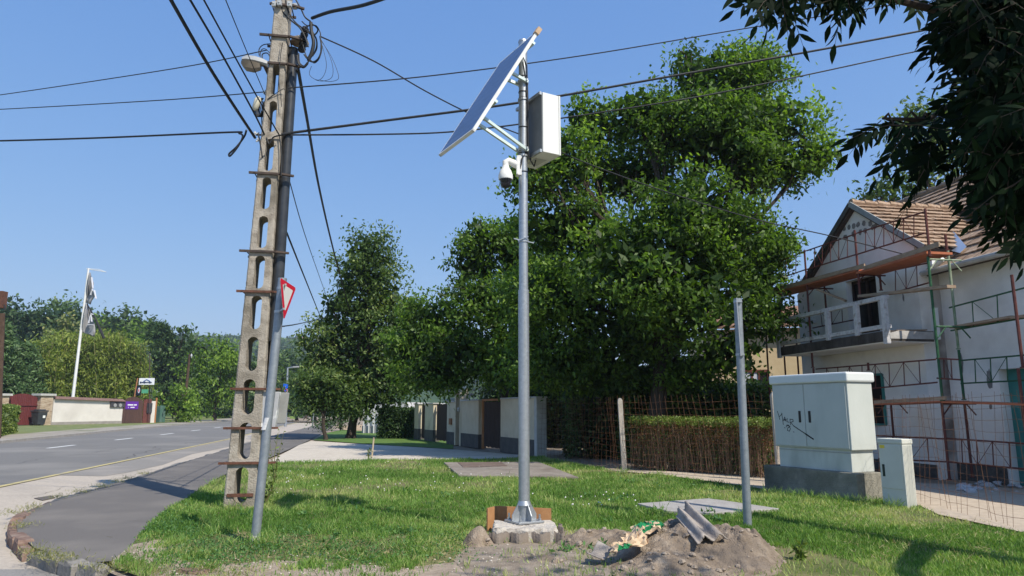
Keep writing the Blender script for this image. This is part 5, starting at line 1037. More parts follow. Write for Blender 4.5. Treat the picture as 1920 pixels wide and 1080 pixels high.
# ================================================================= FOREGROUND ASH BRANCHES
def ash():
    rg = np.random.default_rng(31); rd = random.Random(31); t = thing('ash_tree', (6.0, 4.66, 0), 'dark overhanging ash branches with pointed leaflets filling the upper right corner', 'tree')
    anchors = []   # (point, spread direction)
    def add(px0, px1, py0, py1, Y0, Y1, n, fn=None):
        for _ in range(n):
            for _k in range(40):
                x, y = rd.uniform(px0, px1), rd.uniform(py0, py1)
                if fn is None or fn(x, y): break
            anchors.append(P(x, y, rd.uniform(Y0, Y1)))
    edge = [(1755, -100), (1770, 40), (1805, 110), (1820, 200), (1815, 260), (1845, 300), (1870, 360), (1905, 400), (1945, 430), (2000, 450)]
    def lx(y):
        for (x0, y0), (x1, y1) in zip(edge[:-1], edge[1:]):
            if y0 <= y <= y1: return x0+(x1-x0)*(y-y0)/(y1-y0)
        return 1960
    add(1690, 2150, -150, 420, 2.9, 3.9, 1050, lambda x, y: x > lx(y)+15)
    add(1900, 2600, -700, 300, 2.5, 3.8, 320)
    add(1440, 1590, -80, 0, 3.0, 3.4, 30); add(1580, 1720, -90, -40, 3.0, 3.6, 36); add(1650, 1750, 215, 235, 3.1, 3.4, 9); add(1720, 1800, 200, 320, 3.1, 3.6, 14)
    # unseen leaf mass added outside the frame to shade the visible leaves
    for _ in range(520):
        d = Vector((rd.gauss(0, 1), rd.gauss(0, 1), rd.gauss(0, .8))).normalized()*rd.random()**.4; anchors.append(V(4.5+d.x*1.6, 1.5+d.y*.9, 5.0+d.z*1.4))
    V_ = []; T_ = []; st = MB()
    for a in anchors:
        L = rd.uniform(.20, .30); d = Vector((rd.gauss(-.35, .5), rd.gauss(0, .45), rd.uniform(-1.1, -.1))).normalized(); side = d.cross(Vector((rd.gauss(0, .4), rd.gauss(-1, .3), rd.gauss(.2, .4)))).normalized(); nn = side.cross(d); n = rd.randint(4, 5); tt = rd.random()
        st.tube([a, a+d*L*.5+UP*.01, a+d*L*1.0-UP*.01], [.003, .002, .001], 3, False)
        lf = []
        for k in range(n):
            for sg in (-1, 1): lf.append((a+d*L*(.2+.72*k/n), (d*.62+side*sg*.75+nn*rd.uniform(-.2, .2)-UP*.3).normalized()))
        lf.append((a+d*L, (d-UP*.2).normalized()))
        for p, ax in lf:
            l = rd.uniform(.07, .105); w_ = l*rd.uniform(.26, .34); sd_ = ax.cross(nn+Vector((rd.gauss(0, .5), rd.gauss(0, .5), rd.gauss(0, .5)))).normalized(); up = sd_.cross(ax); q = lambda s_, w, u=0: p+ax*l*s_+sd_*w*w_/2+up*u*l
            pl = [q(0, 0), q(.2, .7, .03), q(.45, 1, .04), q(.75, .6, .0), q(1, 0, -.08), q(.75, -.6, .0), q(.45, -1, .04), q(.2, -.7, .03)]
            V_ += [tuple(z) for z in pl]; T_.append(min(1, max(0, tt*.6+rd.uniform(0, .4))))
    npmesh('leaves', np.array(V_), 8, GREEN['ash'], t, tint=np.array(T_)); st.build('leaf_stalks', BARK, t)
    m = MB(); tr = [V(6.0, 4.66, -.1), V(6.05, 5.1, 1.0), V(6.22, 6.1, 3.2), V(6.36, 7.1, 5.0), V(6.2, 7.6, 6.4)]; m.tube(tr, [.20, .14, .12, .10, .05], 10); m.tube([V(6.2, 6.0, 3.0), V(5.8, 4.6, 3.6), V(5.1, 3.2, 3.5)], [.11, .09, .06], 8)
    for e in ([V(5.1, 3.2, 3.6), V(3.8, 3.6, 3.9), P(1760, 20, 3.4), P(1600, -20, 3.2), P(1480, -30, 3.2)], [V(5.2, 3.2, 3.3), V(3.9, 3.9, 3.0), P(1850, 150, 3.8), P(1740, 225, 3.3), P(1655, 222, 3.2)], [V(5.3, 3.2, 3.0), P(1950, 250, 4.0), P(1860, 330, 3.8), P(1830, 420, 3.7)], [V(4.8, 3.0, 4.6), V(4.2, 2.2, 5.2), V(3.8, 1.6, 5.6)]):
        m.tube(e, [.06, .04, .022, .012, .006][:len(e)], 6)
        for i in range(24):
            a = rd.randrange(len(e)-1); s_ = e[a].lerp(e[a+1], rd.random()); b = min(anchors, key=lambda q: (q-s_).length+rd.random()*.5); m.tube([s_, s_.lerp(b, .5)+UP*.04, b], [.009, .006, .003], 4)
    m.build('trunk', BARK, t, True)
ash()
# ================================================================= SMALL THINGS ON THE LAWN
def stake(px, py0, py1, label, grp=None):
    b = G(px, py0); tp = P(px+4, py1, b.y); m = MB(); m.tube([b-UP*.05, tp], [.03, .026], 7); return tag(m.build('wooden_stake', mat('pale wood', [(.36, .29, .2), (.5, .42, .31)], 8, .9)), label, 'stake', grp)
stake(697, 857, 820, 'short pale wooden stake at the far lawn edge')
def weed(px, py, h, n, seed, label):
    b = G(px, py); t = thing('weed', b, label, 'weed'); rd = random.Random(seed); m = MB(); rg = np.random.default_rng(seed); pp = []
    for i in range(n):
        tip = b+V(rd.gauss(0, h*.22), rd.gauss(0, h*.15), h*rd.uniform(.5, 1)); mid = b.lerp(tip, .5)+V(rd.gauss(0, .03), 0, .03); m.tube([b, mid, tip], [.006, .005, .003], 4)
        for k in range(9): pp.append(np.array(b.lerp(mid, min(1, k/4.5)) if k < 5 else mid.lerp(tip, (k-4)/4))+rg.normal(size=3)*.015)
    m.build('stalks', mat('weed stalk', [(.10, .12, .04), (.2, .18, .08)], 5, .8), t); p = np.array(pp); npmesh('leaves', leafverts(p, .10, .035, .1, rg), 4, GREEN['hedge'], t, tint=rg.uniform(.1, .7, len(p)))
weed(516, 905, 1.05, 9, 3, 'tall leafy weed growing behind the leaning sign post'); weed(690, 862, .35, 5, 4, 'low weed beside the short wooden stake'); weed(498, 945, .5, 8, 5, 'dark weed at the foot of the utility pole'); weed(1500, 1050, .14, 5, 6, 'small broad leafed plant in the grass right of the soil heap')
# ================================================================= LEFT SIDE OF THE ROAD
LZ = RZ+.09
LW1, LW2 = G(92, 797, LZ), G(228, 794, LZ)
lwd = (LW2-LW1).normalized(); lwn = Vector((lwd.y, -lwd.x, 0))      # towards the road
def lt(px, py=780): return hit(px, py, LW1, lwd)
def LP(px): return LW1+lwd*lt(px)
def lz(px, py): p = LP(px); return P(px, py, p.y).z
WW = mat('left wall render', [(.60, .56, .52), (.70, .66, .61)], 1, .9, big=(.5, (.5, .46, .42), .55, .8)); wl = thing('garden_wall', LW1, 'long white rendered wall with brown tile coping across the road', 'wall')
a, b = LP(98), LP(229); z0, z1 = lz(98, 748), lz(229, 753)
m = MB(); m.prism([a, b, b+UP*(z1-LZ), a+UP*(z0-LZ)], -lwn*.4); m.build('wall', WW, wl)
m = MB(); m.prism([a+lwn*.03, b+lwn*.03, b+lwn*.03+UP*.28, a+lwn*.03+UP*.28], -lwn*.02); m.build('plinth', mat('grey wall base', [(.22, .2, .18), (.33, .3, .28)], 2, .9), wl)
TC = mat('brown coping tiles', [(.20, .12, .10), (.30, .19, .16)], 3, .9, .4); m = MB(); m.prism([a+lwn*.25+UP*(z0-LZ), b+lwn*.25+UP*(z1-LZ), b+UP*(z1-LZ+.25)-lwn*.2, a+UP*(z0-LZ+.25)-lwn*.2], -lwn*.3)
for i in range(60): p = a.lerp(b, i/59)+UP*(z0-LZ+(z1-z0)*i/59); m.bar(p+lwn*.3+UP*.0, p-lwn*.2+UP*.26, .07, .05)
m.build('coping', TC, wl)
a2, b2 = LP(283), LP(290); m = MB(); m.prism([a2, b2, b2+UP*(lz(290, 752)-LZ), a2+UP*(lz(283, 752)-LZ)], -lwn*.4); m.build('wall', WW, wl)
for px in (212, 222): m = MB(); p = LP(px); m.box(V(p.x, p.y, lz(px, 758))+lwn*.08, lwd*.55, lwn*.06, UP*.32); mm = m.build('meter_box', mat('dark meter box', [(.04, .04, .045), (.08, .08, .085)], 3, .5), wl); m = MB(); m.lathe(V(p.x, p.y, lz(px, 760))+lwn*.14, [(.2, 0), (.2, .04), (.01, .05)], 10, axis=lwn); m.build('dial', mat('dial grey', [(.3, .3, .3)], 3, .4), mm)
SP_ = mat('stacked stone cladding', [(.22, .15, .10), (.40, .31, .22), (.52, .44, .34)], 1.6, .95, .6, 8, stretch=(1, 1, 5)); sp = thing('stone_pillar', LP(84), 'stone clad gate pillar between the red gate and white wall', 'pillar')
def pil(x0, x1, yt, th, nm, mt, par, capm=None):
    a, b = LP(x0), LP(x1); z = lz((x0+x1)/2, yt); m = MB(); m.prism([a+lwn*.1, b+lwn*.1, b-lwn*th, a-lwn*th], UP*(z-LZ)); m.build(nm, mt, par)
    m = MB(); m.prism([a+lwn*.25-lwd*.2+UP*(z-LZ), b+lwn*.25+lwd*.2+UP*(z-LZ), b-lwn*(th+.15)+lwd*.2+UP*(z-LZ), a-lwn*(th+.15)-lwd*.2+UP*(z-LZ)], UP*.2); m.build('cap', CAP, par)
pil(72, 95, 742, .8, 'shaft', SP_, sp)
sp2 = thing('stone_pillar', LP(6), 'stone clad gate pillar at the left edge of the photo', 'pillar'); pil(-6, 12, 742, .8, 'shaft', SP_, sp2)
RG_ = mat('dark red gate boards', [(.10, .022, .022), (.15, .035, .033)], 1.5, .7, stretch=(5, 5, .5)); g = thing('driveway_gate', LP(40), 'dark red wooden driveway gate with curved top', 'gate')
a, b = LP(14), LP(71); m = MB(); n = 16
for i in range(n):
    t = (i+.5)/n; c_ = a.lerp(b, t)-lwn*.3; zt_ = lz(40, 746)-LZ+.35*math.sin(math.pi*t); m.box(c_+UP*(zt_/2+.05), lwd*((b-a).length/n/2*.93), lwn*.04, UP*(zt_/2))
gp = m.build('boards', RG_, g); m = MB(); m.bar(a+UP*1.9-lwn*.22, b+UP*1.9-lwn*.22, .08, .12); m.build('crossbar', RG_, g)
BG = mat('dark brown gate boards', [(.065, .035, .03), (.11, .06, .05)], 1.5, .7, stretch=(5, 5, .5)); g = thing('driveway_gate', LP(250), 'dark brown wooden gate with purple notice beside the white wall', 'gate')
a, b = LP(229), LP(266); m = MB(); n = 14
for i in range(n): t = (i+.5)/n; c_ = a.lerp(b, t); zt_ = lz(248, 752)-LZ+.45*math.sin(math.pi*t); m.box(c_+UP*(zt_/2+.03), lwd*((b-a).length/n/2*.95), lwn*.04, UP*(zt_/2))
m.build('boards', BG, g)
a, b = LP(268), LP(282); m = MB(); zt_ = lz(275, 748)-LZ; m.prism([a, b, b+UP*zt_, a+UP*zt_], -lwn*.08); m.build('side_door', mat('reddish brown door', [(.12, .04, .035), (.17, .06, .05)], 2, .7), g)
m = MB(); p = LP(278); m.box(V(p.x, p.y, lz(278, 765))+lwn*.07, lwd*.35, lwn*.05, UP*.55); m.build('mail_box', MATS['dark meter box'], g)
p = LP(245); m = MB(); c_ = V(p.x, p.y, lz(245, 760))+lwn*.06; m.box(c_, lwd*.85, lwn*.01, UP*.42); nt_ = m.build('notice', mat('purple notice', [(.10, .02, .28), (.13, .03, .33)], 3, .5), g)
m = MB()
for z, x0, x1 in ((.05, -.6, .15), (.05, .25, .62), (-.22, -.5, -.42), (-.22, -.2, .35)): m.box(c_+UP*z+lwd*(x0+x1)/2+lwn*.013, lwd*(x1-x0)/2, lwn*.002, UP*(.07 if z > 0 else .05))
m.build('lettering', mat('white lettering', [(.7, .7, .75)], 3, .5), nt_)
p = LP(291); m = MB(); m.tube([p-UP*.1, V(p.x, p.y, lz(291, 746))], .1, 8); tag(m.build('rusty_post', mat('orange brown wood', [(.30, .13, .05), (.42, .2, .09)], 4, .9)), 'thin orange brown post at the end of the white wall', 'post')
p = LP(300); m = MB(); m.prism([p, LP(306), LP(306)+UP*1.9, p+UP*1.9], -lwn*.6); m.prism([LP(306.5), LP(310), LP(310)+UP*2.0, LP(306.5)+UP*2.0], -lwn*.6); tag(m.build('green_locker', mat('green grey metal', [(.05, .14, .11), (.12, .17, .15)], 1, .6), bevel=.03), 'green and grey metal locker beside the climbing plants', 'locker')
# signs above the brown gate
sg_ = thing('sign_mast', LP(261)-lwn*1, 'thin orange mast carrying white, navy and green shop signs over the gate', 'sign')
p = LP(258)-lwn*1.0; m = MB(); m.tube([p, P(258, 709, p.y)], .07, 6); m.build('pole', mat('rust orange pole', [(.35, .16, .08)], 3, .8), sg_)
def board(x0, x1, y0, y1, nm, mt, th=.1, yy=None):
    y = p.y; a, b = P(x0, y1, y), P(x1, y0, y); m = MB(); m.prism([V(a.x, y, a.z), V(b.x, y, a.z), V(b.x, y, b.z), V(a.x, y, b.z)], V(0, th, 0)); return m.build(nm, mt, sg_, bevel=.01)
b1 = board(260, 289.5, 709, 721.5, 'white_board', mat('sign board white', [(.72, .74, .78), (.78, .8, .83)], 2, .5)); b2 = board(254, 264, 723, 741, 'navy_board', mat('navy sign', [(.01, .012, .03)], 3, .4)); b3 = board(265, 277.5, 730, 737.5, 'green_board', mat('green sign', [(.07, .30, .17), (.1, .36, .22)], 3, .5))
m = MB(); rr = random.Random(3)
for i in range(9): x = 263.5+i*2.5; q = P(x, 717, p.y-.03); m.box(q, V(.055+.02*rr.random(), 0, 0), V(0, .01, 0), V(0, 0, .055+.04*(i in (0, 3, 7))))
m.build('lettering', mat('dark navy letters', [(.03, .04, .10)], 3, .5), b1)
m = MB(); m.bar(P(269, 715, p.y-.03), P(275, 711.6, p.y-.03), .02, .07, up=UP); m.bar(P(275, 711.6, p.y-.03), P(281.5, 715, p.y-.03), .02, .07, up=UP); m.build('roof_emblem', mat('blue emblem', [(.03, .08, .35)], 3, .5), b1)
m = MB(); q = P(260.5, 732, p.y-.03); m.lathe(q, [(.01, 0), (.12, .0), (.12, .02), (.01, .03)], 16, axis=(0, -1, 0)); 
for v in m.v: v.z = q.z+(v.z-q.z)*2.6
m.build('oval_emblem', mat('pale oval', [(.6, .65, .72)], 3, .5), b2); m = MB(); m.box(q-V(0, .03, .0), V(.05, 0, 0), V(0, .004, 0), V(0, 0, .14)); m.build('emblem_mark', RED, b2)
# timber telephone pole + thin dark pole
p = LP(347)-lwn*.3; m = MB(); m.tube([p, P(356, 664, p.y)], [.20, .14], 10); tp_ = thing('timber_pole', p, 'leaning dark timber pole in front of climbing plants', 'utility pole'); m.build('shaft', mat('dark timber', [(.05, .03, .02), (.10, .065, .045)], 4, .9), tp_, True); m = MB(); m.lathe(P(359, 667, p.y-.2), [(.04, -.25), (.12, 0), (.04, .25)], 8); m.build('insulator', INS, tp_)
p = LP(274)+lwn*.5; m = MB(); m.tube([p, P(281, 662, p.y)], .05, 6); tag(m.build('thin_pole', mat('thin dark pole', [(.07, .05, .05)], 3, .8)), 'very thin dark pole crossing in front of the shop signs', 'pole')
# flagpole with torn banner
FY = LP(131).y+2.5; fp_ = thing('flagpole', P(131, 800, FY)*1, 'tall white flagpole with torn grey banner behind the white wall', 'flagpole')
f0, f1 = P(130, 800, FY), P(166, 503, FY); FWM = mat('white flagpole paint', [(.66, .66, .66), (.74, .74, .74)], 3, .4); m = MB(); m.tube([f0, f1], [.17, .10], 10); m.build('pole', FWM, fp_, True)
m = MB(); m.tube([P(162, 504, FY), P(199, 510, FY)], .04, 6); m.tube([P(166, 504, FY), P(185, 505, FY), P(199, 510, FY)], .03, 6); m.build('banner_arm', FWM, fp_, True)
def banner(rows, nm, mt):
    m = MB(); R_ = []
    for i, (x0, x1, y) in enumerate(rows):
        q = []
        for k in range(7): t = k/6; pt = P(x0+(x1-x0)*t, y+(4*t if i else 0), FY-.1-.35*math.sin(t*5+i*.8)); q.append(pt)
        R_.append(q)
    m.grid(R_); o = m.build(nm, mt, fp_, True); s = o.modifiers.new('s', 'SOLIDIFY'); s.thickness = .02; return o
BN = mat('faded grey banner', [(.24, .24, .25), (.36, .36, .38)], 1, .9); b1_ = banner([(168, 170, 511), (166.5, 172, 517), (165, 176, 527), (163, 174.5, 540), (162, 178, 552), (160.5, 172, 560), (159, 170, 567)], 'banner', BN)
b2_ = banner([(161, 163.5, 569), (159.5, 168, 578), (157, 174, 592), (155, 178, 606), (153, 179, 618), (156, 178, 624), (170, 176, 628)], 'banner', BN)
m = MB(); m.tube([P(163, 569, FY-.3), P(180, 600, FY-.5), P(195, 634, FY-.3)], [.05, .1, .14], 6); m.build('torn_strip', mat('black banner strip', [(.03, .03, .035)], 3, .9), b2_, True)
m = MB()
for pts_ in ([(166, 606), (171, 588), (172, 603)], [(165, 609), (175, 609)], [(171, 588), (175, 590)]):
    for u, v in zip(pts_[:-1], pts_[1:]): m.bar(P(*u, FY-.62), P(*v, FY-.62), .06, .18, up=V(0, 1, 0))
m.build('white_lettering', MATS['white lettering'], b2_); m = MB()
for u, v in (((172, 520), (174, 540)), ((174, 541), (170, 553)), ((177, 544), (180, 560)), ((172, 545), (177, 546))): m.bar(P(*u, FY-.58), P(*v, FY-.58), .06, .2, up=V(0, 1, 0))
m.build('white_lettering', MATS['white lettering'], b1_)
# wheelie bin
p = LP(68)+lwn*.75-lwd*.3; bt = thing('wheelie_bin', p, 'dark grey wheelie bin standing by the stone gate pillar', 'bin'); z0 = p.z; k = .46
hh = P(70, 768, p.y).z-z0; m = MB(); m.grid([[p+lwd*x*s+lwn*y*s+UP*z for x, y in ((-1, -1), (1, -1), (1, 1), (-1, 1))] for z, s in ((.08, .36), (hh*.85, .48))], True, True); BINM = mat('bin plastic', [(.03, .033, .038), (.055, .06, .065)], 3, .5); m.build('body', BINM, bt, bevel=.03)
m = MB(); m.prism([p+lwd*x*.53+lwn*y*.53+UP*(hh*.86) for x, y in ((-1, -1), (1, -1), (1, 1), (-1, 1))], UP*.14); m.prism([p+lwd*x*.36+lwn*y*.36+UP*(hh*.86+.14) for x, y in ((-1, -1), (1, -1), (1, 1), (-1, 1))], UP*.1); m.build('lid', BINM, bt, bevel=.03)
for sg in (-1, 1): m = MB(); m.tube([p+lwd*sg*.36+UP*.15-lwn*.36, p+lwd*sg*.45+UP*.15-lwn*.36], .15, 12); m.build('wheel', BLACK, bt)
m = MB(); m.box(p+lwn*.455+UP*hh*.55+lwd*.15, lwd*.12, lwn*.01, UP*.12); m.build('sticker', WPLAS, bt)
hedgebox('hedge', 'low clipped green hedge at the left edge across the road', 'hedge', G(-20, 818, LZ)+V(-1.5, 1.5, 0), 5.4, 1.2, .85, 'hedge', .14, 16000, 21, d=az(-30)*-1)
# left edge post/lamp
p = G(-4, 822, LZ); lp_ = thing('timber_pole', p, 'dark timber pole with rusty box cut by the left photo edge', 'utility pole'); m = MB(); m.tube([p, P(4, 588, p.y)], .14, 8); m.build('shaft', MATS['dark timber'], lp_, True); m = MB(); m.box(P(1, 562, p.y), V(.22, 0, 0), V(0, .2, 0), V(0, 0, .45)); m.build('rusty_box', RUST, lp_); m = MB(); m.tube([P(0, 570, p.y), P(8, 572, p.y), P(10, 582, p.y)], .04, 6); m.build('cable_arm', BLACK, lp_)
# street lamp in the distance with blue sign
SLY = 62; p = V(P(536, 780, SLY).x, SLY, 0); sl_ = thing('street_lamp', p, 'grey street lamp with blue square sign at the far road bend', 'street lamp'); m = MB(); m.tube([p, P(539.5, 690, SLY)], [.12, .07], 8); m.tube([P(539.5, 690, SLY), P(551, 688, SLY)], .05, 6); m.build('pole', GALV, sl_, True); m = MB(); m.box(P(555, 688, SLY), V(.25, 0, .02), V(0, .15, 0), V(0, 0, .06)); m.build('lamp_head', LG, sl_, bevel=.02)
def disc(c_, r, mt, nm, par): m = MB(); m.lathe(c_, [(.01, 0), (r, 0), (r, .02), (.01, .025)], 20, axis=(0, -1, 0)); return m.build(nm, mt, par)
q = P(535.5, 724.5, SLY-.2); m = MB(); m.box(q, V(.2, 0, 0), V(0, .02, 0), V(0, 0, .22)); bs_ = m.build('blue_sign', mat('sign blue', [(.01, .10, .55), (.015, .13, .62)], 3, .4), sl_); m = MB(); m.bar(q+V(-.08, -.03, -.12), q+V(.08, -.03, .12), .01, .05, up=V(0, 1, 0)); m.build('arrow', SW, bs_)
q = P(535.8, 732, SLY-.2); rs_ = disc(q, .15, RED, 'no_parking_sign', sl_); disc(q-V(0, .026, 0), .11, MATS['sign blue'], 'blue_centre', rs_)
m = MB(); m.box(P(538, 741, SLY-.2), V(.1, 0, 0), V(0, .05, 0), V(0, 0, .2)); m.build('control_box', WPLAS, sl_)
# thin traffic post beside the footpath
b = G(585.5, 802); m = MB(); m.tube([b, P(588, 775, b.y)], .05, 8); tag(m.build('short_post', GALV), 'short grey metal post beside the pale lane by the linden', 'post')
# white car at the bend
cp = G(606, 779.5, RZ); ck = cp.y/1340; ct_ = thing('parked_car', cp, 'white car far off at the bend, half hidden by the linden', 'car')
def car():
    L_, W_, d = 2.1, .85, V(.75, .66, 0); s = V(.66, -.75, 0); prof = [(-1, .3), (-1, .75), (-.9, .9), (-.55, .95), (-.3, 1.42), (.35, 1.45), (.65, 1.0), (.95, .88), (1, .6), (1, .3)]
    m = MB(); m.grid([[cp+d*x*L_+s*W_*k*(.86 if z > 1.2 else 1)+UP*z for x, z in prof] for k in (-1, 1)], True, True); m.build('body', mat('white car paint', [(.7, .71, .73)], 2, .25), ct_, bevel=.05)
    m = MB(); 
    for k in (-1, 1): m.face([cp+d*x*L_+s*(W_*.93*k+.03*k)+UP*z for x, z in ((-.5, 1.0), (-.27, 1.36), (.32, 1.38), (.56, 1.0))])
    m.face([cp+d*L_*x+s*W_*k*.85+UP*z for x, z, k in ((-.56, 1.0, -1), (-.56, 1.0, 1), (-.32, 1.40, 1), (-.32, 1.40, -1))]); m.build('window', MATS['dark pane'], ct_)
    for x in (-.62, .62):
        for k in (-1, 1): m = MB(); m.tube([cp+d*x*L_+s*W_*k*.8+UP*.32, cp+d*x*L_+s*W_*k*1.02+UP*.32], .32, 14); m.build('wheel', BLACK, ct_)
car()
# ---------------- trees across the road
def lt_tree(name, label, cat, blobs, Y, mt, leaf, per, rc, seed, r0=.25, group='trees across the road', **k):
    b = pblobs(blobs, Y, .8); x = sum(v[0][0] for v in b)/len(b); return tree(name, label, cat, V(x, Y+.5, LZ), b, mt, leaf, per, rc, r0, seed, group, .3, **k)
GR = 'trees across the road'
YB = 92
def bamboo(px, w_, top, bot, Y, seed, label):
    t = thing('bamboo_clump', V(P(px, 790, Y).x, Y, LZ), label, 'bamboo', 'bamboo behind the white wall'); rg = np.random.default_rng(seed); rd = random.Random(seed); k = Y/1340; m = MB(); pp = []; ax = []
    for i in range(60):
        x = px+rd.uniform(-w_, w_)*.9; y = Y+rd.uniform(-2.5, 2.5); tp = top+rd.uniform(-8, 40)*1.0; b = V(P(x, 790, y).x, y, LZ); e = P(x+rd.uniform(-14, 14), tp, y); mid = b.lerp(e, .55)
        m.tube([b, mid, e+UP*.0, e+V(rd.uniform(-.8, .8), -.4, -.5)], [.07, .05, .03, .02], 4)
        n = 260; tt = rg.uniform(.12, 1.03, n); c_ = np.array(b)+(np.array(e)-np.array(b))*tt[:, None]; nod = np.round(tt*9)/9
        c_ = c_+rg.normal(size=(n, 3))*np.array([.75, .6, .35])*(1.0-.35*tt[:, None]); pp.append(c_)
    m.build('canes', mat('bamboo canes', [(.12, .12, .04), (.22, .2, .08)], 2, .7), t); p = np.concatenate(pp); p = p[p[:, 2] > LZ+.2]; npmesh('foliage', leafverts(p, .62, .15, .9, rg), 4, GREEN['bamboo'], t, tint=np.clip(rg.normal(.45, .2, len(p))+(fb(p[:, 0], p[:, 2], .9, seed)-.5)*.9, 0, 1))
for i, (px, tp, lab) in enumerate(((75, 648, 'leftmost bamboo clump beside the red gate'), (112, 630, 'tall bamboo clump left of the flagpole'), (160, 632, 'bamboo clump directly behind the flagpole'), (205, 628, 'tallest bamboo clump right of the flagpole'), (243, 650, 'shorter bamboo clump behind the brown gate'))): bamboo(px, 26, tp, 790, 84+i*2, 40+i, lab)
def conifer(px, tp, bot, w_, Y, mt, label, seed, leaf=.5):
    b = V(P(px, 790, Y).x, Y, LZ); e = P(px, tp, Y); t = thing('conifer', b, label, 'conifer tree', GR); k = Y/1340; rd = random.Random(seed); m = MB(); m.tube([b, b.lerp(e, .5), e], [.3, .18, .03], 8); rg = np.random.default_rng(seed); pp = []
    hgt = e.z-b.z; n = 26
    for i in range(n):
        f = .12+.86*i/n
        for j in range(7):
            a = rd.random()*6.28; L_ = w_*k*(1-f)**.75*rd.uniform(.7, 1.15)+.25; s = b.lerp(e, f); q = s+V(math.cos(a)*L_, math.sin(a)*L_, -L_*.15+rd.uniform(-.2, .2)); m.tube([s, q], [.04, .01], 4)
            c_ = np.array(s)+(np.array(q)-np.array(s))*rg.uniform(.15, 1.05, 60)[:, None]+rg.normal(size=(60, 3))*np.array([.28, .28, .16]); pp.append(c_)
    m.build('trunk', BARK, t); p = np.concatenate(pp); npmesh('crown', leafverts(p, leaf, leaf*.3, .35, rg), 4, GREEN[mt], t, tint=rg.uniform(0, 1, len(p)))
conifer(-2, 598, 790, 85, 76, 'conifer', 'feathery light green conifer at the left photo edge', 51, .55); conifer(48, 640, 790, 60, 80, 'conifer', 'soft green conifer just right of the left edge pole', 52, .5)
conifer(306, 600, 790, 62, 118, 'dark', 'tall dark conifer with pointed tip behind the shop signs', 53, .7); conifer(290, 598, 780, 40, 126, 'dark', 'second dark conifer just left of the tall pointed one', 54, .7); conifer(264, 645, 780, 24, 104, 'blue', 'narrow blue grey spruce behind the white sign board', 55, .5)
lt_tree('broadleaf_tree', 'large dark green tree left of the flagpole top', 'tree', [(95, 600, 55, 35), (50, 605, 45, 35), (20, 570, 18, 14), (25, 600, 40, 30), (70, 640, 60, 35), (130, 625, 40, 30)], 130, 'dark', .9, 22, 2.3, 61)
lt_tree('broadleaf_tree', 'flat topped green tree rising behind the flagpole', 'tree', [(125, 575, 32, 14), (100, 578, 25, 13), (150, 585, 30, 16), (135, 600, 40, 22)], 175, 'mid', 1.1, 22, 2.6, 62)
lt_tree('broadleaf_tree', 'tree with pale yellow blossom left of the banner', 'tree', [(112, 603, 20, 9), (128, 613, 22, 12), (105, 618, 25, 14), (140, 622, 12, 10)], 122, 'yellow', .8, 24, 1.9, 63)
lt_tree('broadleaf_tree', 'rounded olive green tree right of the banner', 'tree', [(200, 605, 28, 22), (235, 600, 35, 24), (265, 605, 32, 24), (222, 632, 45, 25), (190, 600, 18, 12)], 170, 'mid', 1.1, 22, 2.6, 64)
lt_tree('broadleaf_tree', 'yellow green tree between banner and dark conifers', 'tree', [(185, 612, 18, 16), (258, 622, 30, 20), (280, 640, 22, 20)], 145, 'vine', .9, 20, 2.2, 65)
lt_tree('broadleaf_tree', 'loose pale green tree above the timber pole', 'tree', [(340, 640, 32, 25), (325, 665, 30, 22), (365, 652, 25, 22), (390, 645, 25, 20), (318, 700, 26, 25), (345, 620, 12, 8)], 118, 'mid', .75, 22, 1.7, 66)
lt_tree('vine_covered_tree', 'bright yellow green vine covered tree right of the timber pole', 'tree', [(405, 668, 40, 34), (420, 650, 30, 22), (375, 690, 38, 26), (415, 710, 38, 34), (365, 720, 30, 22), (395, 745, 30, 20), (438, 690, 20, 40), (430, 740, 18, 22)], 96, 'vine', .5, 34, 1.3, 67, droop=.9)
lt_tree('vine_covered_tree', 'low mass of climbing plants around the timber pole base', 'shrub', [(330, 745, 30, 18), (345, 768, 28, 18), (318, 772, 22, 16), (365, 772, 12, 14), (300, 752, 16, 16)], 84, 'vine', .45, 34, 1.1, 68, droop=.8)
lt_tree('broadleaf_tree', 'dark green tree at the far end of the climbing plants', 'tree', [(452, 720, 22, 40), (470, 700, 26, 40), (440, 760, 30, 20), (410, 772, 30, 12), (475, 745, 24, 25)], 125, 'mid', .8, 24, 1.8, 69)
for i, (x, y, w_, h__, Y, mt, lab) in enumerate(((556, 730, 24, 20, 96, 'linden', 'rounded olive tree behind the far street lamp'), (575, 700, 26, 26, 120, 'mid', 'green tree right of the far street lamp'), (545, 680, 28, 24, 210, 'mid', 'pale green tree far down the valley'), (515, 690, 20, 34, 140, 'mid', 'green tree behind the leaning sign post'), (520, 725, 22, 24, 110, 'linden', 'dark olive tree between utility pole and street lamp'), (590, 745, 22, 18, 88, 'mid', 'low green tree at the road bend'))):
    lt_tree('broadleaf_tree', lab, 'tree', [(x, y, w_, h__), (x+w_*.6, y+h__*.6, w_*.7, h__*.6), (x-w_*.5, y+h__*.7, w_*.7, h__*.7), (x, y+h__*1.3, w_, h__*.7)], Y, mt, .8, 22, 1.6, 80+i, group='trees down the valley')
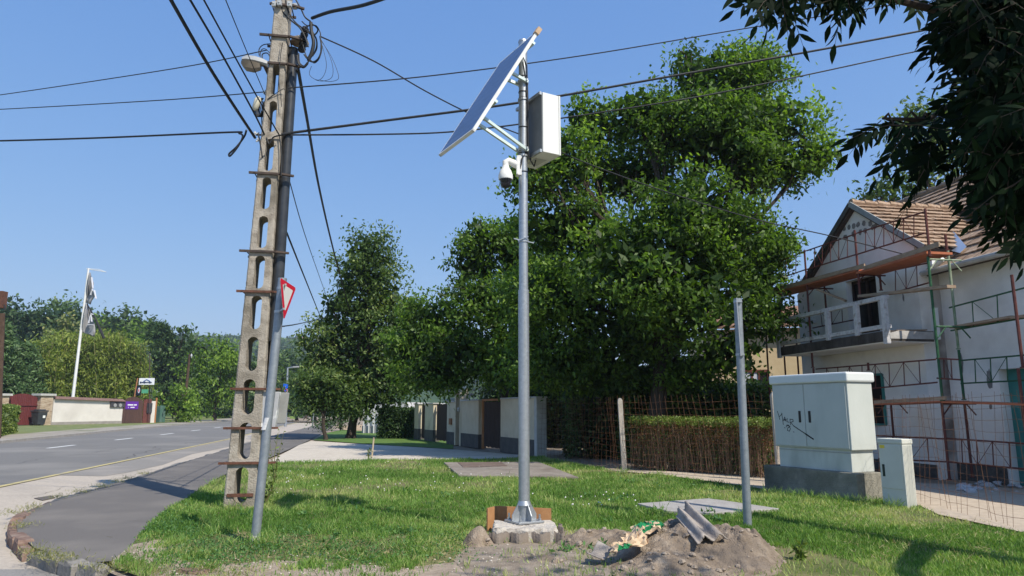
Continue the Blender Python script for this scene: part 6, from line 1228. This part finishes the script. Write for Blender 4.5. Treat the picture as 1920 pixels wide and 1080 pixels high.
# ---------------- wooded hills
def hill(name, prof, Y0, Y1, seed, mt, leafs, n, treeh):
    """prof: list of (px, py) skyline at distance Y1"""
    xs_ = [P(x, y, Y1) for x, y in prof]; X_ = np.array([p.x for p in xs_])/Y1; Zt = np.array([p.z for p in xs_])-treeh
    nu, nv = 120, 24; m = MB(); rows = []
    for j in range(nv):
        t = j/(nv-1); Y = Y0+(Y1*1.15-Y0)*t; row = []
        for i in range(nu):
            u = X_[0]+(X_[-1]-X_[0])*i/(nu-1); zt_ = np.interp(u, X_, Zt); tt = min(1, t*1.15); z = -1+(zt_+1)*math.sin(tt*math.pi/2)*(1 if t < .9 else .97); row.append(V(u*Y, Y, z))
        rows.append(row)
    m.grid(rows); h = m.build(name, mat(name+' floor', [(.03, .06, .02), (.05, .09, .03)], .05, .95)); tag(h, kind='structure')
    rg = np.random.default_rng(seed); nt_ = n; t = rg.uniform(.02, .93, nt_)**.8; u = rg.uniform(X_[0], X_[-1], nt_); Y = Y0+(Y1*1.15-Y0)*t; zt_ = np.interp(u, X_, Zt); z = -1+(zt_+1)*np.sin(np.minimum(1, t*1.15)*np.pi/2); c_ = np.stack([u*Y, Y, z+treeh*.45], 1)
    P_ = []; T_ = []
    for q in range(nt_):
        k = 110; d = rg.normal(size=(k, 3)); d /= np.linalg.norm(d, axis=1)[:, None]; r = treeh*rg.uniform(.35, .65); d[:, 2] = abs(d[:, 2])*1.1-.25; P_.append(c_[q]+d*r*rg.uniform(.75, 1.05, k)[:, None]); T_.append(np.clip(rg.uniform(.1, .8)+rg.normal(0, .1, k), 0, 1))
    p = np.concatenate(P_); tag(npmesh('woods', leafverts(p, leafs, leafs*.8, .1, rg), 4, GREEN[mt], base=(float(c_[0][0]), float(c_[0][1]), 0), tint=np.concatenate(T_)), kind='stuff')
hill('near_hill', [(-260, 560), (-60, 560), (0, 574), (60, 590), (140, 590), (230, 592), (290, 612), (330, 640), (400, 655), (470, 680), (520, 700), (640, 740)], 150, 260, 5, 'mid', 1.9, 1100, 9)
hill('far_hill', [(200, 640), (330, 628), (390, 632), (440, 630), (480, 630), (540, 636), (600, 634), (700, 642), (900, 660), (1300, 700), (2200, 720)], 420, 900, 6, 'mid', 4.2, 1500, 14)
# far houses with red roofs on the ridge
for i, (x, y) in enumerate(((432, 634), (441, 637), (449, 636), (562, 637), (576, 638), (600, 655), (470, 638))):
    Y = 800; c_ = P(x, y+3, Y); t = thing('hillside_house', c_, ['red roofed house first from left on the far ridge', 'low red roofed house second from left on far ridge', 'red roofed house just left of the utility pole on far ridge', 'red roofed house right of the sign post on far ridge', 'red roofed house on far ridge beside the linden', 'pale house lower on the far hillside', 'red roof seen beside the utility pole on far ridge'][i], 'house', 'houses on the far ridge'); w_ = 3.6
    m = MB(); m.box(c_, V(w_, 0, 0), V(0, 3, 0), V(0, 0, 2)); m.build('wall', mat('far house wall', [(.55, .48, .40), (.65, .6, .52)], .3, .9), t)
    m = MB(); m.prism([c_+V(-w_-.4, -3.4, 2), c_+V(-w_-.4, 3.4, 2), c_+V(-w_-.4, 0, 4.6)], V(2*w_+.8, 0, 0)); m.build('roof', mat('far red roof', [(.38, .12, .07), (.48, .17, .1)], .3, .9), t)
    m = MB()
    for k in (-1, 1): m.box(c_+V(k*1.6, -3.03, 0), V(.5, 0, 0), V(0, .03, 0), V(0, 0, .7))
    m.build('windows', MATS['dark pane'], t)

# ---------------- thin summer haze that pales the far ridge
hz_b = MB(); hz_b.box((0, 640, 70), (1500, 0, 0), (0, 700, 0), (0, 0, 76)); 
hm = bpy.data.materials.new('haze'); hm.use_nodes = True; ht = hm.node_tree; ht.nodes.remove(ht.nodes['Principled BSDF']); pv = ht.nodes.new('ShaderNodeVolumePrincipled')
pv.inputs['Color'].default_value = (.80, .88, 1, 1); pv.inputs['Density'].default_value = .00035; pv.inputs['Anisotropy'].default_value = .3
ht.links.new(pv.outputs[0], ht.nodes['Material Output'].inputs['Volume'])
tag(hz_b.build('haze', hm, base=(0, 0, 0)), kind='stuff')

# ---------------- taller tufts, straw and road cracks
rt_ = random.Random(77); tp_px = [(rt_.uniform(300, 1500), rt_.uniform(885, 1035)) for _ in range(110)]+[(1440+i*22, 928+i*2.2) for i in range(12)]+[(480+i*9, 1025) for i in range(3)]+[(1395, 990), (1410, 990), (1165, 888), (1175, 888), (1012, 862), (690, 868), (700, 866)]
tp_px = [q for q in tp_px if inpoly([G(*q).x], [G(*q).y], lawn)[0] and not any(inpoly([G(*q).x], [G(*q).y], sp)[0] for sp in SLABS) and not (880 < q[0] < 1480 and q[1] > 985)]
weedpatch('grass_tufts', tp_px, .055, 46, .13, 90, GRASS, .055, None, -1.1)
weedpatch('dry_straw', [(rt_.uniform(1600, 1900), rt_.uniform(965, 1060)) for _ in range(26)]+[(rt_.uniform(300, 900), rt_.uniform(1015, 1070)) for _ in range(26)], .16, 60, .09, 91, leafmat('dry straw', (.3, .24, .12), (.45, .37, .2), (.55, .47, .28), .2), .05, None, .2)
weedpatch('lawn_weeds', [(rt_.uniform(330, 1380), rt_.uniform(900, 1040)) for _ in range(40)], .05, 22, .085, 92, CLOV, .35, lawn, -.15)
CRK = mat('crack filler', [(.035, .033, .03), (.06, .055, .05)], 9, .9)
def crack(p, d, L, wd, z, sd):
    rd = random.Random(sd); pts_ = [p]; a = math.atan2(d.y, d.x)
    for i in range(int(L/.12)): a += rd.gauss(0, .22); pts_.append(pts_[-1]+V(math.cos(a), math.sin(a), 0)*.12); a += (math.atan2(d.y, d.x)-a)*.25
    m = MB(); A_ = []; B_ = []
    for i, q in enumerate(pts_):
        t = (pts_[min(i+1, len(pts_)-1)]-pts_[max(i-1, 0)]).normalized(); n = V(-t.y, t.x, 0)*wd*rd.uniform(.3, 1)*(1 if 0 < i < len(pts_)-1 else .1); A_.append(V(q.x, q.y, z)+n); B_.append(V(q.x, q.y, z)-n)
    m.grid([A_, B_]); tag(m.build('asphalt_crack', CRK), kind='structure')
crack(G(120, 985), V(1, .35, 0), 1.3, .004, .003, 1); crack(G(300, 905), V(-.3, 1, 0), 2.0, .005, .003, 2)
crack(G(30, 870, RZ), V(-.2, 1, 0), 9, .012, RZ+.003, 4); crack(G(150, 868, RZ), V(-.15, 1, 0), 14, .014, RZ+.003, 5); crack(G(60, 930, RZ), V(-.3, .8, 0), 2, .006, RZ-.009, 6)
